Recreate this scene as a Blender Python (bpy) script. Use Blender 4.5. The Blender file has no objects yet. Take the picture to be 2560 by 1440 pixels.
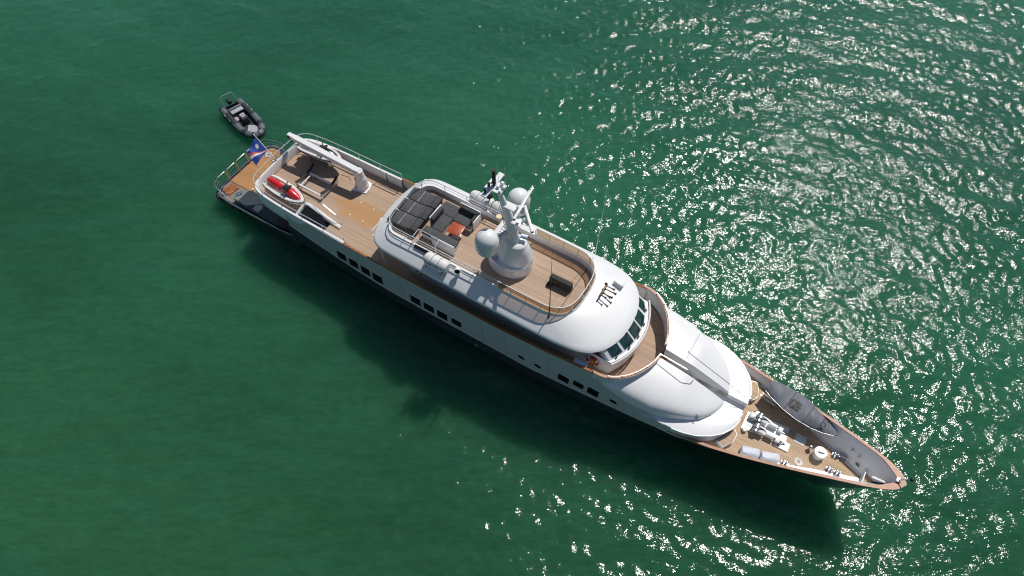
import bpy, bmesh, math, random
import numpy as np
from mathutils import Vector, Matrix, Euler
R = math.radians
random.seed(7); rng = np.random.default_rng(7)
SC = bpy.context.scene
COL = SC.collection

# ------------------------------------------------------------------ camera, sky, sun, exposure
CAM_H = 37.2
cd = bpy.data.cameras.new('camera'); cam = bpy.data.objects.new('camera', cd); COL.objects.link(cam)
cam.location = (0, 0, CAM_H); cam.rotation_euler = (R(90 - 57.9), 0, 0)
cd.sensor_width = 36; cd.lens = 24.0; cd.clip_start = 0.5; cd.clip_end = 8000
SC.camera = cam
SUN_EL, SUN_AZ = R(56), R(38.5)          # azimuth measured from +Y towards +X
wd = bpy.data.worlds.new('World'); SC.world = wd; wd.use_nodes = True
nt = wd.node_tree; bg = nt.nodes['Background']
sky = nt.nodes.new('ShaderNodeTexSky'); sky.sky_type = 'NISHITA'; sky.sun_disc = False
sky.sun_elevation = SUN_EL; sky.sun_rotation = SUN_AZ; sky.altitude = 0; sky.air_density = 1.0; sky.dust_density = 0.4; sky.ozone_density = 1.6
nt.links.new(sky.outputs[0], bg.inputs[0]); bg.inputs[1].default_value = 0.072
sd = bpy.data.lights.new('sun', 'SUN'); sd.energy = 4.6; sd.angle = R(0.53); sd.color = (1.0, 0.955, 0.90)
so = bpy.data.objects.new('sun', sd); COL.objects.link(so)
sdir = Vector((math.cos(SUN_EL) * math.sin(SUN_AZ), math.cos(SUN_EL) * math.cos(SUN_AZ), math.sin(SUN_EL)))
so.rotation_euler = sdir.to_track_quat('Z', 'Y').to_euler(); so.location = sdir * 300
SC.view_settings.view_transform = 'Standard'; SC.view_settings.look = 'None'
SC.view_settings.exposure = -0.30; SC.view_settings.gamma = 1.0
SC.render.engine = 'CYCLES'
SC.cycles.use_adaptive_sampling = False; SC.cycles.use_denoising = True; SC.cycles.denoiser = 'OPENIMAGEDENOISE'; SC.cycles.denoising_input_passes = 'RGB_ALBEDO_NORMAL'
SC.cycles.max_bounces = 6; SC.cycles.caustics_reflective = False; SC.cycles.caustics_refractive = False
SC.cycles.sample_clamp_indirect = 2.0; SC.cycles.sample_clamp_direct = 60.0; SC.cycles.filter_width = 1.15

# ------------------------------------------------------------------ ship frame: x forward from stern, y to port, z up from the water
AZ = R(121.5); X0, VC = 34.0, 17.98
BOW = Vector((math.sin(AZ), math.cos(AZ), 0)); PORT = Vector((-BOW.y, BOW.x, 0)); YAW = math.atan2(BOW.y, BOW.x)
def W(x, y, z=0): return BOW * (x - X0) + PORT * (y + VC) + Vector((0, 0, z))

# ------------------------------------------------------------------ materials
def nodes_of(name):
    m = bpy.data.materials.new(name); m.use_nodes = True
    return m, m.node_tree, m.node_tree.nodes['Principled BSDF']
def obj_coord(nt, scale=(1, 1, 1)):
    tc = nt.nodes.new('ShaderNodeTexCoord'); mp = nt.nodes.new('ShaderNodeMapping'); mp.inputs['Scale'].default_value = scale
    nt.links.new(tc.outputs['Object'], mp.inputs[0]); return mp.outputs[0]
def noise(nt, vec, scale, detail=3, rough=0.55):
    n = nt.nodes.new('ShaderNodeTexNoise'); n.inputs['Scale'].default_value = scale
    n.inputs['Detail'].default_value = detail; n.inputs['Roughness'].default_value = rough
    nt.links.new(vec, n.inputs['Vector']); return n.outputs['Fac']
def math_n(nt, op, a, b=None, c=None):
    n = nt.nodes.new('ShaderNodeMath'); n.operation = op
    for i, v in enumerate((a, b, c)):
        if v is None: continue
        if isinstance(v, (int, float)): n.inputs[i].default_value = v
        else: nt.links.new(v, n.inputs[i])
    return n.outputs[0]
def ramp(nt, fac, stops):
    n = nt.nodes.new('ShaderNodeValToRGB'); cr = n.color_ramp
    while len(cr.elements) < len(stops): cr.elements.new(0.5)
    for e, (p, c) in zip(cr.elements, stops): e.position = p; e.color = (*c, 1)
    nt.links.new(fac, n.inputs[0]); return n.outputs[0]
def mix(nt, fac, a, b, mode='MIX'):
    n = nt.nodes.new('ShaderNodeMix'); n.data_type = 'RGBA'; n.blend_type = mode
    if isinstance(fac, (int, float)): n.inputs[0].default_value = fac
    else: nt.links.new(fac, n.inputs[0])
    for i, v in ((6, a), (7, b)):
        if isinstance(v, tuple): n.inputs[i].default_value = (*v, 1)
        else: nt.links.new(v, n.inputs[i])
    return n.outputs[2]
def paint(name, col, rough=0.35, metal=0.0, var=0.06, nscale=1.3, bump=0.0, bscale=20, spec=0.5, coat=0.0):
    m, nt, p = nodes_of(name)
    v = obj_coord(nt)
    f = noise(nt, v, nscale, 4)
    lo = tuple(c * (1 - var) for c in col); hi = tuple(min(1, c * (1 + var * 0.6)) for c in col)
    nt.links.new(ramp(nt, f, [(0.3, lo), (0.7, hi)]), p.inputs['Base Color'])
    p.inputs['Roughness'].default_value = rough; p.inputs['Metallic'].default_value = metal
    p.inputs['Specular IOR Level'].default_value = spec
    if coat: p.inputs['Coat Weight'].default_value = coat; p.inputs['Coat Roughness'].default_value = 0.08
    if bump:
        b = nt.nodes.new('ShaderNodeBump'); b.inputs['Strength'].default_value = 1; b.inputs['Distance'].default_value = bump
        nt.links.new(noise(nt, v, bscale, 4), b.inputs['Height']); nt.links.new(b.outputs[0], p.inputs['Normal'])
    return m
def teak(name, base, w=0.11, axis='Y', stain=None):
    m, nt, p = nodes_of(name)
    v = obj_coord(nt); sp = nt.nodes.new('ShaderNodeSeparateXYZ'); nt.links.new(v, sp.inputs[0])
    a = math_n(nt, 'DIVIDE', sp.outputs[axis], w)
    fl = math_n(nt, 'FLOOR', a); fr = math_n(nt, 'FRACT', a)
    wn = nt.nodes.new('ShaderNodeTexWhiteNoise'); wn.noise_dimensions = '1D'; nt.links.new(fl, wn.inputs['W'])
    grain = noise(nt, obj_coord(nt, (1.2, 22, 4) if axis == 'Y' else (22, 1.2, 4)), 1.0, 4)
    big = noise(nt, obj_coord(nt, (0.45, 0.8, 1)), 1.0, 3)
    t = math_n(nt, 'ADD', math_n(nt, 'MULTIPLY', wn.outputs['Value'], 0.30), math_n(nt, 'MULTIPLY', grain, 0.75))
    c = ramp(nt, t, [(0.25, tuple(x * 0.74 for x in base)), (0.75, tuple(min(1, x * 1.18) for x in base))])
    grey = (base[0] * 0.90, base[1] * 0.97, base[2] * 1.10)
    c = mix(nt, ramp(nt, big, [(0.35, (0, 0, 0)), (0.65, (1, 1, 1))]), c, mix(nt, 0.45, c, grey))
    if stain:
        (cx, cy), (rx, ry), colr = stain
        dx = math_n(nt, 'DIVIDE', math_n(nt, 'SUBTRACT', sp.outputs['X'], cx), rx); dy = math_n(nt, 'DIVIDE', math_n(nt, 'SUBTRACT', sp.outputs['Y'], cy), ry)
        d = math_n(nt, 'ADD', math_n(nt, 'MULTIPLY', dx, dx), math_n(nt, 'MULTIPLY', dy, dy))
        blot = noise(nt, obj_coord(nt, (1.1, 2.2, 1)), 1.3, 4, 0.6)
        k = math_n(nt, 'SUBTRACT', math_n(nt, 'MULTIPLY', blot, 2.4), math_n(nt, 'ADD', d, 0.40))
        c = mix(nt, ramp(nt, k, [(0.15, (0, 0, 0)), (0.55, (0.75, 0.75, 0.75))]), c, colr)
        b2 = noise(nt, obj_coord(nt, (0.8, 1.3, 1)), 1.7, 5, 0.65)
        c = mix(nt, ramp(nt, b2, [(0.60, (0, 0, 0)), (0.72, (0.45, 0.45, 0.45))]), c, colr)
    caulk = math_n(nt, 'LESS_THAN', fr, 0.11)
    c = mix(nt, math_n(nt, 'MULTIPLY', caulk, 0.72), c, (0.05, 0.04, 0.035))
    nt.links.new(c, p.inputs['Base Color']); p.inputs['Roughness'].default_value = 0.75; p.inputs['Specular IOR Level'].default_value = 0.25
    return m
M = {}
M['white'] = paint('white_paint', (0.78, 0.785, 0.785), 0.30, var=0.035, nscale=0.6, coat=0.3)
M['topside'] = paint('shade_greyed_topside_paint', (0.60, 0.615, 0.61), 0.22, var=0.05, nscale=0.5, coat=0.4)  # white paint greyed down to carry the shade on the ship's side
M['offwhite'] = paint('weathered_white', (0.74, 0.73, 0.70), 0.5, var=0.12, nscale=3)
M['hull'] = paint('dark_grey_hull_paint', (0.048, 0.062, 0.068), 0.22, var=0.15, nscale=0.7, coat=0.3)
M['steel'] = paint('stainless_steel', (0.62, 0.63, 0.64), 0.25, 1.0, var=0.08, nscale=6)
M['rail'] = paint('polished_rail', (0.74, 0.75, 0.76), 0.32, 0.45, var=0.06, nscale=6)
M['galv'] = paint('aluminium', (0.60, 0.61, 0.62), 0.38, 0.9, var=0.12, nscale=5)
M['black'] = paint('black_rubber', (0.014, 0.014, 0.015), 0.55, var=0.3, nscale=8)
M['glossblack'] = paint('gloss_black', (0.010, 0.010, 0.012), 0.15, var=0.2)
M['glass'] = paint('dark_window_glass', (0.004, 0.007, 0.008), 0.06, var=0.2, spec=0.6)
M['tealglass'] = paint('bridge_window_glass', (0.012, 0.05, 0.05), 0.06, var=0.7, nscale=4, spec=0.8)
M['teak'] = teak('weathered_teak', (0.465, 0.330, 0.230), stain=((12.0, -0.1), (2.6, 1.15), (0.50, 0.26, 0.09)))
M['teaksun'] = teak('sun_deck_teak', (0.49, 0.350, 0.250))
M['teakbow'] = teak('foredeck_teak', (0.54, 0.385, 0.245))
M['teaknew'] = teak('oiled_teak', (0.47, 0.245, 0.095), w=0.14)
M['teakgrey'] = teak('grey_teak', (0.30, 0.23, 0.18))
M['varnish'] = paint('varnished_teak', (0.40, 0.155, 0.06), 0.25, var=0.25, nscale=4, coat=0.6)
M['varnishsun'] = paint('sun_bleached_teak', (0.40, 0.175, 0.085), 0.45, var=0.2, nscale=4)
M['table'] = paint('red_teak_table', (0.42, 0.085, 0.030), 0.3, var=0.3, nscale=6, coat=0.4)
M['cushion'] = paint('charcoal_fabric', (0.088, 0.089, 0.092), 0.85, var=0.18, nscale=5, bump=0.003, bscale=9, spec=0.25)
M['cushion2'] = paint('dark_charcoal_fabric', (0.066, 0.067, 0.070), 0.85, var=0.18, nscale=5, bump=0.006, bscale=9, spec=0.25)
M['boxcover'] = paint('dark_canvas', (0.055, 0.052, 0.048), 0.85, var=0.2, nscale=4, bump=0.012, bscale=6, spec=0.25)
M['covergrey'] = paint('grey_boat_cover_fabric', (0.150, 0.160, 0.185), 0.6, var=0.22, nscale=2.4, bump=0.012, bscale=3.2, spec=0.3)
M['coverwhite'] = paint('white_tarpaulin', (0.62, 0.66, 0.72), 0.5, var=0.12, nscale=4, bump=0.05, bscale=5)
M['red'] = paint('red_vinyl', (0.62, 0.012, 0.018), 0.33, var=0.15, nscale=4, coat=0.2)
M['lifered'] = paint('lifebuoy_red', (0.42, 0.018, 0.012), 0.5, var=0.2, nscale=7)
M['yellow'] = paint('yellow_line', (0.70, 0.42, 0.03), 0.6, var=0.2, nscale=9)
M['cream'] = paint('cream_plastic', (0.80, 0.66, 0.38), 0.4, var=0.08)
M['greyrub'] = paint('grey_hypalon', (0.115, 0.135, 0.15), 0.5, var=0.15, nscale=5)
M['darkrub'] = paint('dark_hypalon', (0.030, 0.034, 0.042), 0.5, var=0.2, nscale=5)
M['ribfloor'] = paint('boat_floor', (0.032, 0.036, 0.043), 0.6, var=0.25, nscale=5)
M['ribpad'] = paint('light_grey_pad', (0.40, 0.39, 0.41), 0.7, var=0.08, nscale=7)
M['bronze'] = paint('bronze', (0.10, 0.075, 0.04), 0.45, 0.7, var=0.3)
M['lens'] = paint('green_lens', (0.02, 0.18, 0.10), 0.1)
M['rug'] = paint('rust_coir', (0.36, 0.13, 0.05), 0.9, var=0.75, nscale=9, bump=0.03, bscale=22)
M['blue'] = paint('flag_blue', (0.018, 0.055, 0.30), 0.7, var=0.2, nscale=4)
M['orange'] = paint('flag_orange', (0.62, 0.10, 0.06), 0.7, var=0.15, nscale=4)
M['flagwhite'] = paint('flag_white', (0.72, 0.72, 0.75), 0.7, var=0.08, nscale=4)
M['paleblue'] = paint('pale_blue_plastic', (0.55, 0.62, 0.74), 0.4, var=0.08)
M['ink'] = paint('black_lettering', (0.012, 0.012, 0.013), 0.6)
M['greyplate'] = paint('lit_grey_bulwark_paint', (0.20, 0.235, 0.23), 0.35, var=0.1, nscale=2)
def tinted(name, col, amt):
    m, nt, p = nodes_of(name)
    tr = nt.nodes.new('ShaderNodeBsdfTransparent'); tr.inputs[0].default_value = (*col, 1)
    mx = nt.nodes.new('ShaderNodeMixShader'); mx.inputs[0].default_value = amt
    p.inputs['Base Color'].default_value = (0.30, 0.20, 0.10, 1); p.inputs['Roughness'].default_value = 0.05
    nt.links.new(tr.outputs[0], mx.inputs[1]); nt.links.new(p.outputs[0], mx.inputs[2])
    nt.links.new(mx.outputs[0], nt.nodes['Material Output'].inputs[0]); return m
M['bronzeglass'] = tinted('bronze_glass', (0.56, 0.41, 0.28), 0.25)

# ------------------------------------------------------------------ mesh helpers
class MB:
    def __init__(s): s.bm = bmesh.new()
    def box(s, c, size, rot=(0, 0, 0), bev=0.0, seg=2, taper=None):
        mt = Matrix.Translation(c) @ Euler(rot).to_matrix().to_4x4() @ Matrix.Diagonal((*size, 1))
        g = bmesh.ops.create_cube(s.bm, size=1.0)['verts']
        if taper:
            for v in g:
                if v.co.z > 0: v.co.x *= taper[0]; v.co.y *= taper[1]
        bmesh.ops.transform(s.bm, matrix=mt, verts=g)
        if bev:
            es = list({e for v in g for e in v.link_edges})
            bmesh.ops.bevel(s.bm, geom=es, offset=bev, segments=seg, profile=0.5, affect='EDGES')
        return s
    def cyl(s, p0, p1, r0, r1=None, seg=20, caps=True):
        r1 = r0 if r1 is None else r1
        p0, p1 = Vector(p0), Vector(p1); d = p1 - p0
        mt = Matrix.Translation((p0 + p1) / 2) @ d.to_track_quat('Z', 'Y').to_matrix().to_4x4()
        bmesh.ops.create_cone(s.bm, cap_ends=caps, segments=seg, radius1=r0, radius2=max(r1, 1e-4), depth=d.length, matrix=mt)
        return s
    def ball(s, c, r, sx=1, sy=1, sz=1, seg=20, rot=(0, 0, 0)):
        mt = Matrix.Translation(c) @ Euler(rot).to_matrix().to_4x4() @ Matrix.Diagonal((sx, sy, sz, 1))
        bmesh.ops.create_uvsphere(s.bm, u_segments=seg, v_segments=max(8, seg // 2), radius=r, matrix=mt); return s
    def loft(s, secs, closed=True, cap0=True, cap1=True):
        rows = [[s.bm.verts.new(p) for p in sec] for sec in secs]
        n = len(rows[0])
        for a, b in zip(rows, rows[1:]):
            for i in range(n if closed else n - 1):
                j = (i + 1) % n
                vs = [a[i], a[j], b[j], b[i]]
                try: s.bm.faces.new(vs)
                except ValueError: pass
        if closed:
            for r_, on in ((rows[0], cap0), (rows[-1], cap1)):
                if on:
                    try: s.bm.faces.new(r_)
                    except ValueError: pass
        return s
    def tube(s, pts, r, seg=8, closed=False, caps=True):
        P = [Vector(p) for p in pts]; n = len(P); secs = []
        up = None
        for i in range(n):
            if closed: t = P[(i + 1) % n] - P[i - 1]
            else: t = P[min(i + 1, n - 1)] - P[max(i - 1, 0)]
            t.normalize()
            if up is None:
                up = Vector((0, 0, 1)) if abs(t.z) < 0.9 else Vector((1, 0, 0))
            a = t.cross(up)
            if a.length < 1e-4: a = t.cross(Vector((0.3, 1, 0.2)))
            a.normalize(); b = a.cross(t); up = b.copy()
            rr = r[i] if isinstance(r, (list, tuple)) else r
            secs.append([P[i] + a * (rr * math.cos(2 * math.pi * k / seg)) + b * (rr * math.sin(2 * math.pi * k / seg)) for k in range(seg)])
        if closed: secs.append(secs[0]); return s.loft(secs, True, False, False)
        return s.loft(secs, True, caps, caps)
    def prism(s, poly, z0, z1, fn=None):
        """vertical prism of a plan polygon; fn maps (x,y,z) to a point"""
        f = fn or (lambda x, y, z: (x, y, z))
        lo = [s.bm.verts.new(f(x, y, z0)) for x, y in poly]; hi = [s.bm.verts.new(f(x, y, z1)) for x, y in poly]
        n = len(poly); s.bm.faces.new(lo[::-1]); s.bm.faces.new(hi)
        for i in range(n): s.bm.faces.new([lo[i], lo[(i + 1) % n], hi[(i + 1) % n], hi[i]])
        return s
    def face(s, pts):
        s.bm.faces.new([s.bm.verts.new(p) for p in pts]); return s
    def solid(s, th):
        bmesh.ops.recalc_face_normals(s.bm, faces=s.bm.faces[:])
        bmesh.ops.solidify(s.bm, geom=s.bm.faces[:] + s.bm.edges[:] + s.bm.verts[:], thickness=th); return s
    def build(s, name, mat, parent=None, angle=38, mats=None, weld=True):
        if weld: bmesh.ops.remove_doubles(s.bm, verts=s.bm.verts[:], dist=1e-5)
        bmesh.ops.recalc_face_normals(s.bm, faces=s.bm.faces[:])
        me = bpy.data.meshes.new(name); s.bm.to_mesh(me); s.bm.free()
        for m_ in (mats or [mat]): me.materials.append(m_)
        for p in me.polygons: p.use_smooth = True
        me.set_sharp_from_angle(angle=R(angle))
        o = bpy.data.objects.new(name, me); COL.objects.link(o)
        if parent: o.parent = parent
        return o
def tag(o, label=None, cat=None, group=None, kind=None):
    for k, v in (('label', label), ('category', cat), ('group', group), ('kind', kind)):
        if v: o[k] = v
    return o
def thing(name, label, cat, loc=(0, 0, 0), rz=0.0, group=None, tilt=(0, 0)):
    o = bpy.data.objects.new(name, None); COL.objects.link(o); o.empty_display_size = 0.3
    o.location = W(*loc); o.rotation_euler = (tilt[0], tilt[1], YAW + rz)
    return tag(o, label, cat, group)
def copy_tree(o, parent=None):
    c = o.copy(); COL.objects.link(c)
    if parent: c.parent = parent
    for ch in list(o.children): copy_tree(ch, c)
    return c
def smooth_path(pts, n=8, closed=False):
    P = [np.array(p, float) for p in pts]; out = []
    N = len(P)
    for i in range(N if closed else N - 1):
        p0 = P[i - 1] if (closed or i > 0) else P[0]; p1 = P[i]; p2 = P[(i + 1) % N]; p3 = P[(i + 2) % N] if (closed or i + 2 < N) else P[-1]
        for k in range(n):
            t = k / n
            out.append(tuple(0.5 * ((2 * p1) + (-p0 + p2) * t + (2 * p0 - 5 * p1 + 4 * p2 - p3) * t * t + (-p0 + 3 * p1 - 3 * p2 + p3) * t ** 3)))
    if not closed: out.append(tuple(P[-1]))
    return out
def round_path(pts, r=0.12, n=5):
    """polyline with filleted corners"""
    P = [Vector(p) for p in pts]; out = [P[0]]
    for i in range(1, len(P) - 1):
        a = (P[i - 1] - P[i]); b = (P[i + 1] - P[i]); rr = min(r, a.length * 0.45, b.length * 0.45)
        A = P[i] + a.normalized() * rr; B = P[i] + b.normalized() * rr
        for k in range(n + 1):
            t = k / n; out.append(A * (1 - t) ** 2 + P[i] * 2 * t * (1 - t) + B * t * t)
    out.append(P[-1]); return out
def resample(pts, n):
    P = np.array(pts, float); d = np.r_[0, np.cumsum(np.linalg.norm(np.diff(P, axis=0), axis=1))]
    t = np.linspace(0, d[-1], n); return np.stack([np.interp(t, d, P[:, k]) for k in range(P.shape[1])], 1)
def text_mesh(body, size, name, mat, parent, mtx, th=0.004, spacing=1.0):
    cu = bpy.data.curves.new(name, 'FONT'); cu.body = body; cu.size = size; cu.align_x = 'CENTER'; cu.align_y = 'CENTER'; cu.extrude = th; cu.space_character = spacing
    t = bpy.data.objects.new(name, cu); COL.objects.link(t)
    dg = bpy.context.evaluated_depsgraph_get(); me = bpy.data.meshes.new_from_object(t.evaluated_get(dg))
    bpy.data.objects.remove(t); me.materials.clear(); me.materials.append(mat)
    me.transform(mtx)
    o = bpy.data.objects.new(name, me); COL.objects.link(o)
    if parent: o.parent = parent
    return o

# ------------------------------------------------------------------ water: one displaced sheet out to the horizon
def axis_pts(lo, hi, step, far):
    a = list(np.arange(lo, hi + 1e-6, step)); s = step; x = hi
    up = []
    while x < far: s *= 1.22; x += s; up.append(x)
    s = step; x = lo; dn = []
    while x > -far: s *= 1.22; x -= s; dn.append(x)
    return np.array(dn[::-1] + a + up)
gx = axis_pts(-50, 52, 0.11, 3000); gy = axis_pts(2, 60, 0.11, 3000)
GX, GY = np.meshgrid(gx, gy)
Z = np.zeros_like(GX)
wdir = math.atan2(-1.0, -0.22)
inner = np.clip((70 - np.abs(GX)) / 14, 0, 1) * np.clip((GY + 14) / 14, 0, 1) * np.clip((80 - GY) / 16, 0, 1)
def gust(X, Y):
    g = 1 / (1 + np.exp(-(X * 0.9 + Y * 0.35 - 12) / 9))
    return 0.74 + 0.40 * g
for lam, slope, cnt, spread in ((7.0, 0.030, 5, 0.30), (3.0, 0.055, 9, 0.42), (1.4, 0.075, 18, 0.75), (0.68, 0.105, 26, 1.15)):
    for i in range(cnt):
        L = lam * rng.uniform(0.72, 1.38); th = wdir + rng.normal(0, spread); k = 2 * math.pi / L
        a = slope / k * math.sqrt(2.0 / cnt)
        ph = rng.uniform(0, 2 * math.pi)
        kx, ky = k * math.cos(th), k * math.sin(th)
        wob = 0.9 * np.sin(0.11 * GX * math.cos(i) + 0.13 * GY * math.sin(i * 1.7) + i)
        Z += a * np.sin(kx * GX + ky * GY + ph + wob)
Z *= inner * gust(GX, GY)
ny, nx = GX.shape
me = bpy.data.meshes.new('water')
me.vertices.add(nx * ny); me.vertices.foreach_set('co', np.stack([GX, GY, Z], -1).reshape(-1).astype(np.float32))
idx = np.arange(nx * ny).reshape(ny, nx)
q = np.stack([idx[:-1, :-1], idx[:-1, 1:], idx[1:, 1:], idx[1:, :-1]], -1).reshape(-1, 4)
me.loops.add(q.size); me.loops.foreach_set('vertex_index', q.reshape(-1).astype(np.int32))
me.polygons.add(len(q)); me.polygons.foreach_set('loop_start', (np.arange(len(q)) * 4).astype(np.int32))
me.polygons.foreach_set('use_smooth', np.ones(len(q), bool)); me.update(); me.validate()
water = bpy.data.objects.new('water', me); COL.objects.link(water); water['kind'] = 'structure'
def water_mat():
    m, nt, p = nodes_of('murky_green_water')
    v = obj_coord(nt, (1, 1, 1))
    big = noise(nt, obj_coord(nt, (0.030, 0.045, 0.03)), 1.0, 3)
    c = ramp(nt, big, [(0.30, (0.0145, 0.074, 0.039)), (0.70, (0.0260, 0.118, 0.062))])
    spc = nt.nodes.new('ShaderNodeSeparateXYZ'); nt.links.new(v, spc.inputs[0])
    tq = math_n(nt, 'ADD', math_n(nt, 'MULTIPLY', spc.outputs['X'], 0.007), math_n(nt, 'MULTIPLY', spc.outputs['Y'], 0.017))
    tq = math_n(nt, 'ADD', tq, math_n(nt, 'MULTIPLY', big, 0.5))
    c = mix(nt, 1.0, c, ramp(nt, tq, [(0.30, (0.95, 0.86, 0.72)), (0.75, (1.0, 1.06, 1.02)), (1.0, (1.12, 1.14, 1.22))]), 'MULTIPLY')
    streak = noise(nt, obj_coord(nt, (0.16, 0.55, 0.3)), 1.0, 5, 0.6)
    c = mix(nt, ramp(nt, streak, [(0.45, (0, 0, 0)), (0.75, (0.35, 0.35, 0.35))]), c, (0.022, 0.112, 0.068))
    rip = noise(nt, obj_coord(nt, (0.55, 1.9, 0.5)), 1.0, 4, 0.6)  # both ripple layers paint sky-reflection light and dark into the colour
    c = mix(nt, 1.0, c, ramp(nt, rip, [(0.30, (0.86, 0.88, 0.88)), (0.70, (1.10, 1.08, 1.10))]), 'MULTIPLY')
    rip2 = noise(nt, obj_coord(nt, (1.6, 4.6, 1.0)), 1.0, 3, 0.6)
    c = mix(nt, 1.0, c, ramp(nt, rip2, [(0.30, (0.87, 0.89, 0.89)), (0.70, (1.13, 1.11, 1.12))]), 'MULTIPLY')
    nt.links.new(c, p.inputs['Base Color'])
    p.inputs['Subsurface Weight'].default_value = 1.0; p.inputs['Subsurface Radius'].default_value = (2.0, 4.0, 3.0); p.inputs['Subsurface Scale'].default_value = 1.0; p.subsurface_method = 'BURLEY'
    p.inputs['Roughness'].default_value = 0.082; p.inputs['IOR'].default_value = 1.333
    sp = nt.nodes.new('ShaderNodeSeparateXYZ'); nt.links.new(v, sp.inputs[0])
    g = math_n(nt, 'ADD', math_n(nt, 'MULTIPLY', sp.outputs['X'], 0.9), math_n(nt, 'MULTIPLY', sp.outputs['Y'], 0.35))
    g = math_n(nt, 'DIVIDE', math_n(nt, 'ADD', g, 8.0), 40.0); g = math_n(nt, 'MINIMUM', math_n(nt, 'MAXIMUM', g, 0.0), 1.0)
    g = math_n(nt, 'ADD', math_n(nt, 'MULTIPLY', g, 0.65), 0.35)
    n1 = noise(nt, obj_coord(nt, (2.5, 3.7, 1)), 1.0, 3, 0.6)
    n2 = noise(nt, obj_coord(nt, (4.5, 6.5, 1)), 1.0, 2, 0.5)
    patch = noise(nt, obj_coord(nt, (0.10, 0.22, 1)), 1.0, 2)
    h = math_n(nt, 'ADD', math_n(nt, 'MULTIPLY', n1, 0.064), math_n(nt, 'MULTIPLY', n2, 0.013))
    h = math_n(nt, 'MULTIPLY', h, g)
    h = math_n(nt, 'MULTIPLY', h, math_n(nt, 'ADD', math_n(nt, 'MULTIPLY', patch, 1.2), 0.4))
    b = nt.nodes.new('ShaderNodeBump'); b.inputs['Strength'].default_value = 1.0; b.inputs['Distance'].default_value = 1.0
    nt.links.new(h, b.inputs['Height']); nt.links.new(b.outputs[0], p.inputs['Normal'])
    return m
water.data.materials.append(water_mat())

# ================================================================== THE YACHT
Y = thing('motor_yacht', 'long slender white motor yacht with dark grey hull and teak decks lying at anchor', 'yacht')
def interp(tbl): 
    xs = [t[0] for t in tbl]; ys = [t[1] for t in tbl]
    return lambda x: float(np.interp(x, xs, ys))
ys_ = interp([(0.7, 2.25), (1.0, 2.65), (2, 2.80), (6, 2.80), (8, 2.86), (10, 2.92), (12, 2.96), (14, 3.0), (16, 3.04), (18, 3.06), (31.4, 3.06), (33, 3.04), (34.5, 2.98), (36.5, 2.76), (38, 2.47), (39.5, 2.12), (41, 1.75), (42.5, 1.34), (43.5, 1.06), (44.3, 0.78), (44.8, 0.54), (45.1, 0.30), (45.22, 0.02)])
zs_ = interp([(0.7, 0.95), (5.0, 1.0), (7.0, 1.22), (8.05, 1.5), (8.25, 2.80), (10.5, 2.38), (12, 2.12), (14, 1.86), (16, 1.72), (26, 1.72), (28.9, 2.15), (31.4, 2.55), (34.5, 3.05), (36.5, 3.22), (39, 3.50), (41.5, 3.86), (43, 4.05), (45.3, 4.30)])
yw_ = interp([(0.7, 2.1), (2, 2.55), (8, 2.7), (14, 2.85), (20, 2.95), (27, 2.85), (31, 2.5), (34.5, 2.0), (37, 1.45), (40, 0.75), (42.5, 0.25), (43.5, 0.05), (45.22, 0.01)])
fl_ = interp([(34, 0.08), (36.5, 0.22), (39, 0.40), (41.5, 0.52), (43.5, 0.55), (45.2, 0.55)])
dk_ = lambda x: max(0.04, ys_(x) - fl_(x) * (zs_(x) - 2.75) - 0.05)
zk_ = interp([(0.7, -0.5), (40, -1.2), (42.6, -0.8), (43.6, 0.6), (44.6, 2.6), (45.22, 4.1)])
b = MB(); secs = []
for x in list(np.arange(0.7, 8.0, 0.7)) + [8.05, 8.25] + list(np.arange(8.9, 34, 0.7)) + list(np.linspace(34, 45.22, 34)):
    ys, zs, yw, zk = ys_(x), zs_(x), yw_(x), zk_(x)
    half = []
    for t in np.linspace(0, 1, 9):
        z = zk + (zs - zk) * t
        y = yw * min(1, (t * 3)) ** 0.5 + (ys - yw) * (t ** 1.7)
        if x > 34.2:
            z1 = max(zs - 1.35, zk + 0.1); y1 = max(ys - fl_(x) * (zs - z1), 0.0)
            yb_ = max(ys - fl_(x) * (zs - z), 0.0) if z >= z1 else y1 * ((z - zk) / (z1 - zk)) ** 0.7
            k_ = min(1.0, (x - 34.2) / 4.5); k_ = k_ * k_ * (3 - 2 * k_); y = y * (1 - k_) + yb_ * k_
            if z > 2.6: y = min(y, max(ys - fl_(x) * (zs - z), 0.0) + 0.01)
        half.append((y, z))
    half[-1] = (ys, zs)
    secs.append([(x, -y, z) for y, z in half[::-1]] + [(x, y, z) for y, z in half])
b.loft(secs, closed=False)
b.face([p for p in secs[0]])
hull = b.build('hull', M['hull'], Y, 50)
# rubbing strake along the hull edge aft and knuckle
for s in (-1, 1):
    MB().tube([(x, s * (ys_(x) + 0.02), zs_(x)) for x in list(np.arange(0.9, 8.0, 0.6)) + [8.05, 8.25] + list(np.arange(8.8, 34.6, 0.6))], 0.03, 6).build('rubbing_strake', M['galv'], Y)
# black rubber fender round the stern corners
fp = smooth_path([(3.2, -2.86, 0.8), (1.9, -2.86, 0.8), (1.05, -2.78, 0.8), (0.70, -2.35, 0.8), (0.60, -1.2, 0.8), (0.58, 0, 0.8), (0.60, 1.2, 0.8), (0.70, 2.35, 0.8), (1.05, 2.78, 0.8), (1.9, 2.86, 0.8), (3.2, 2.86, 0.8)], 5)
MB().tube(fp, 0.13, 8).build('rubber_fender', M['black'], Y)

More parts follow.
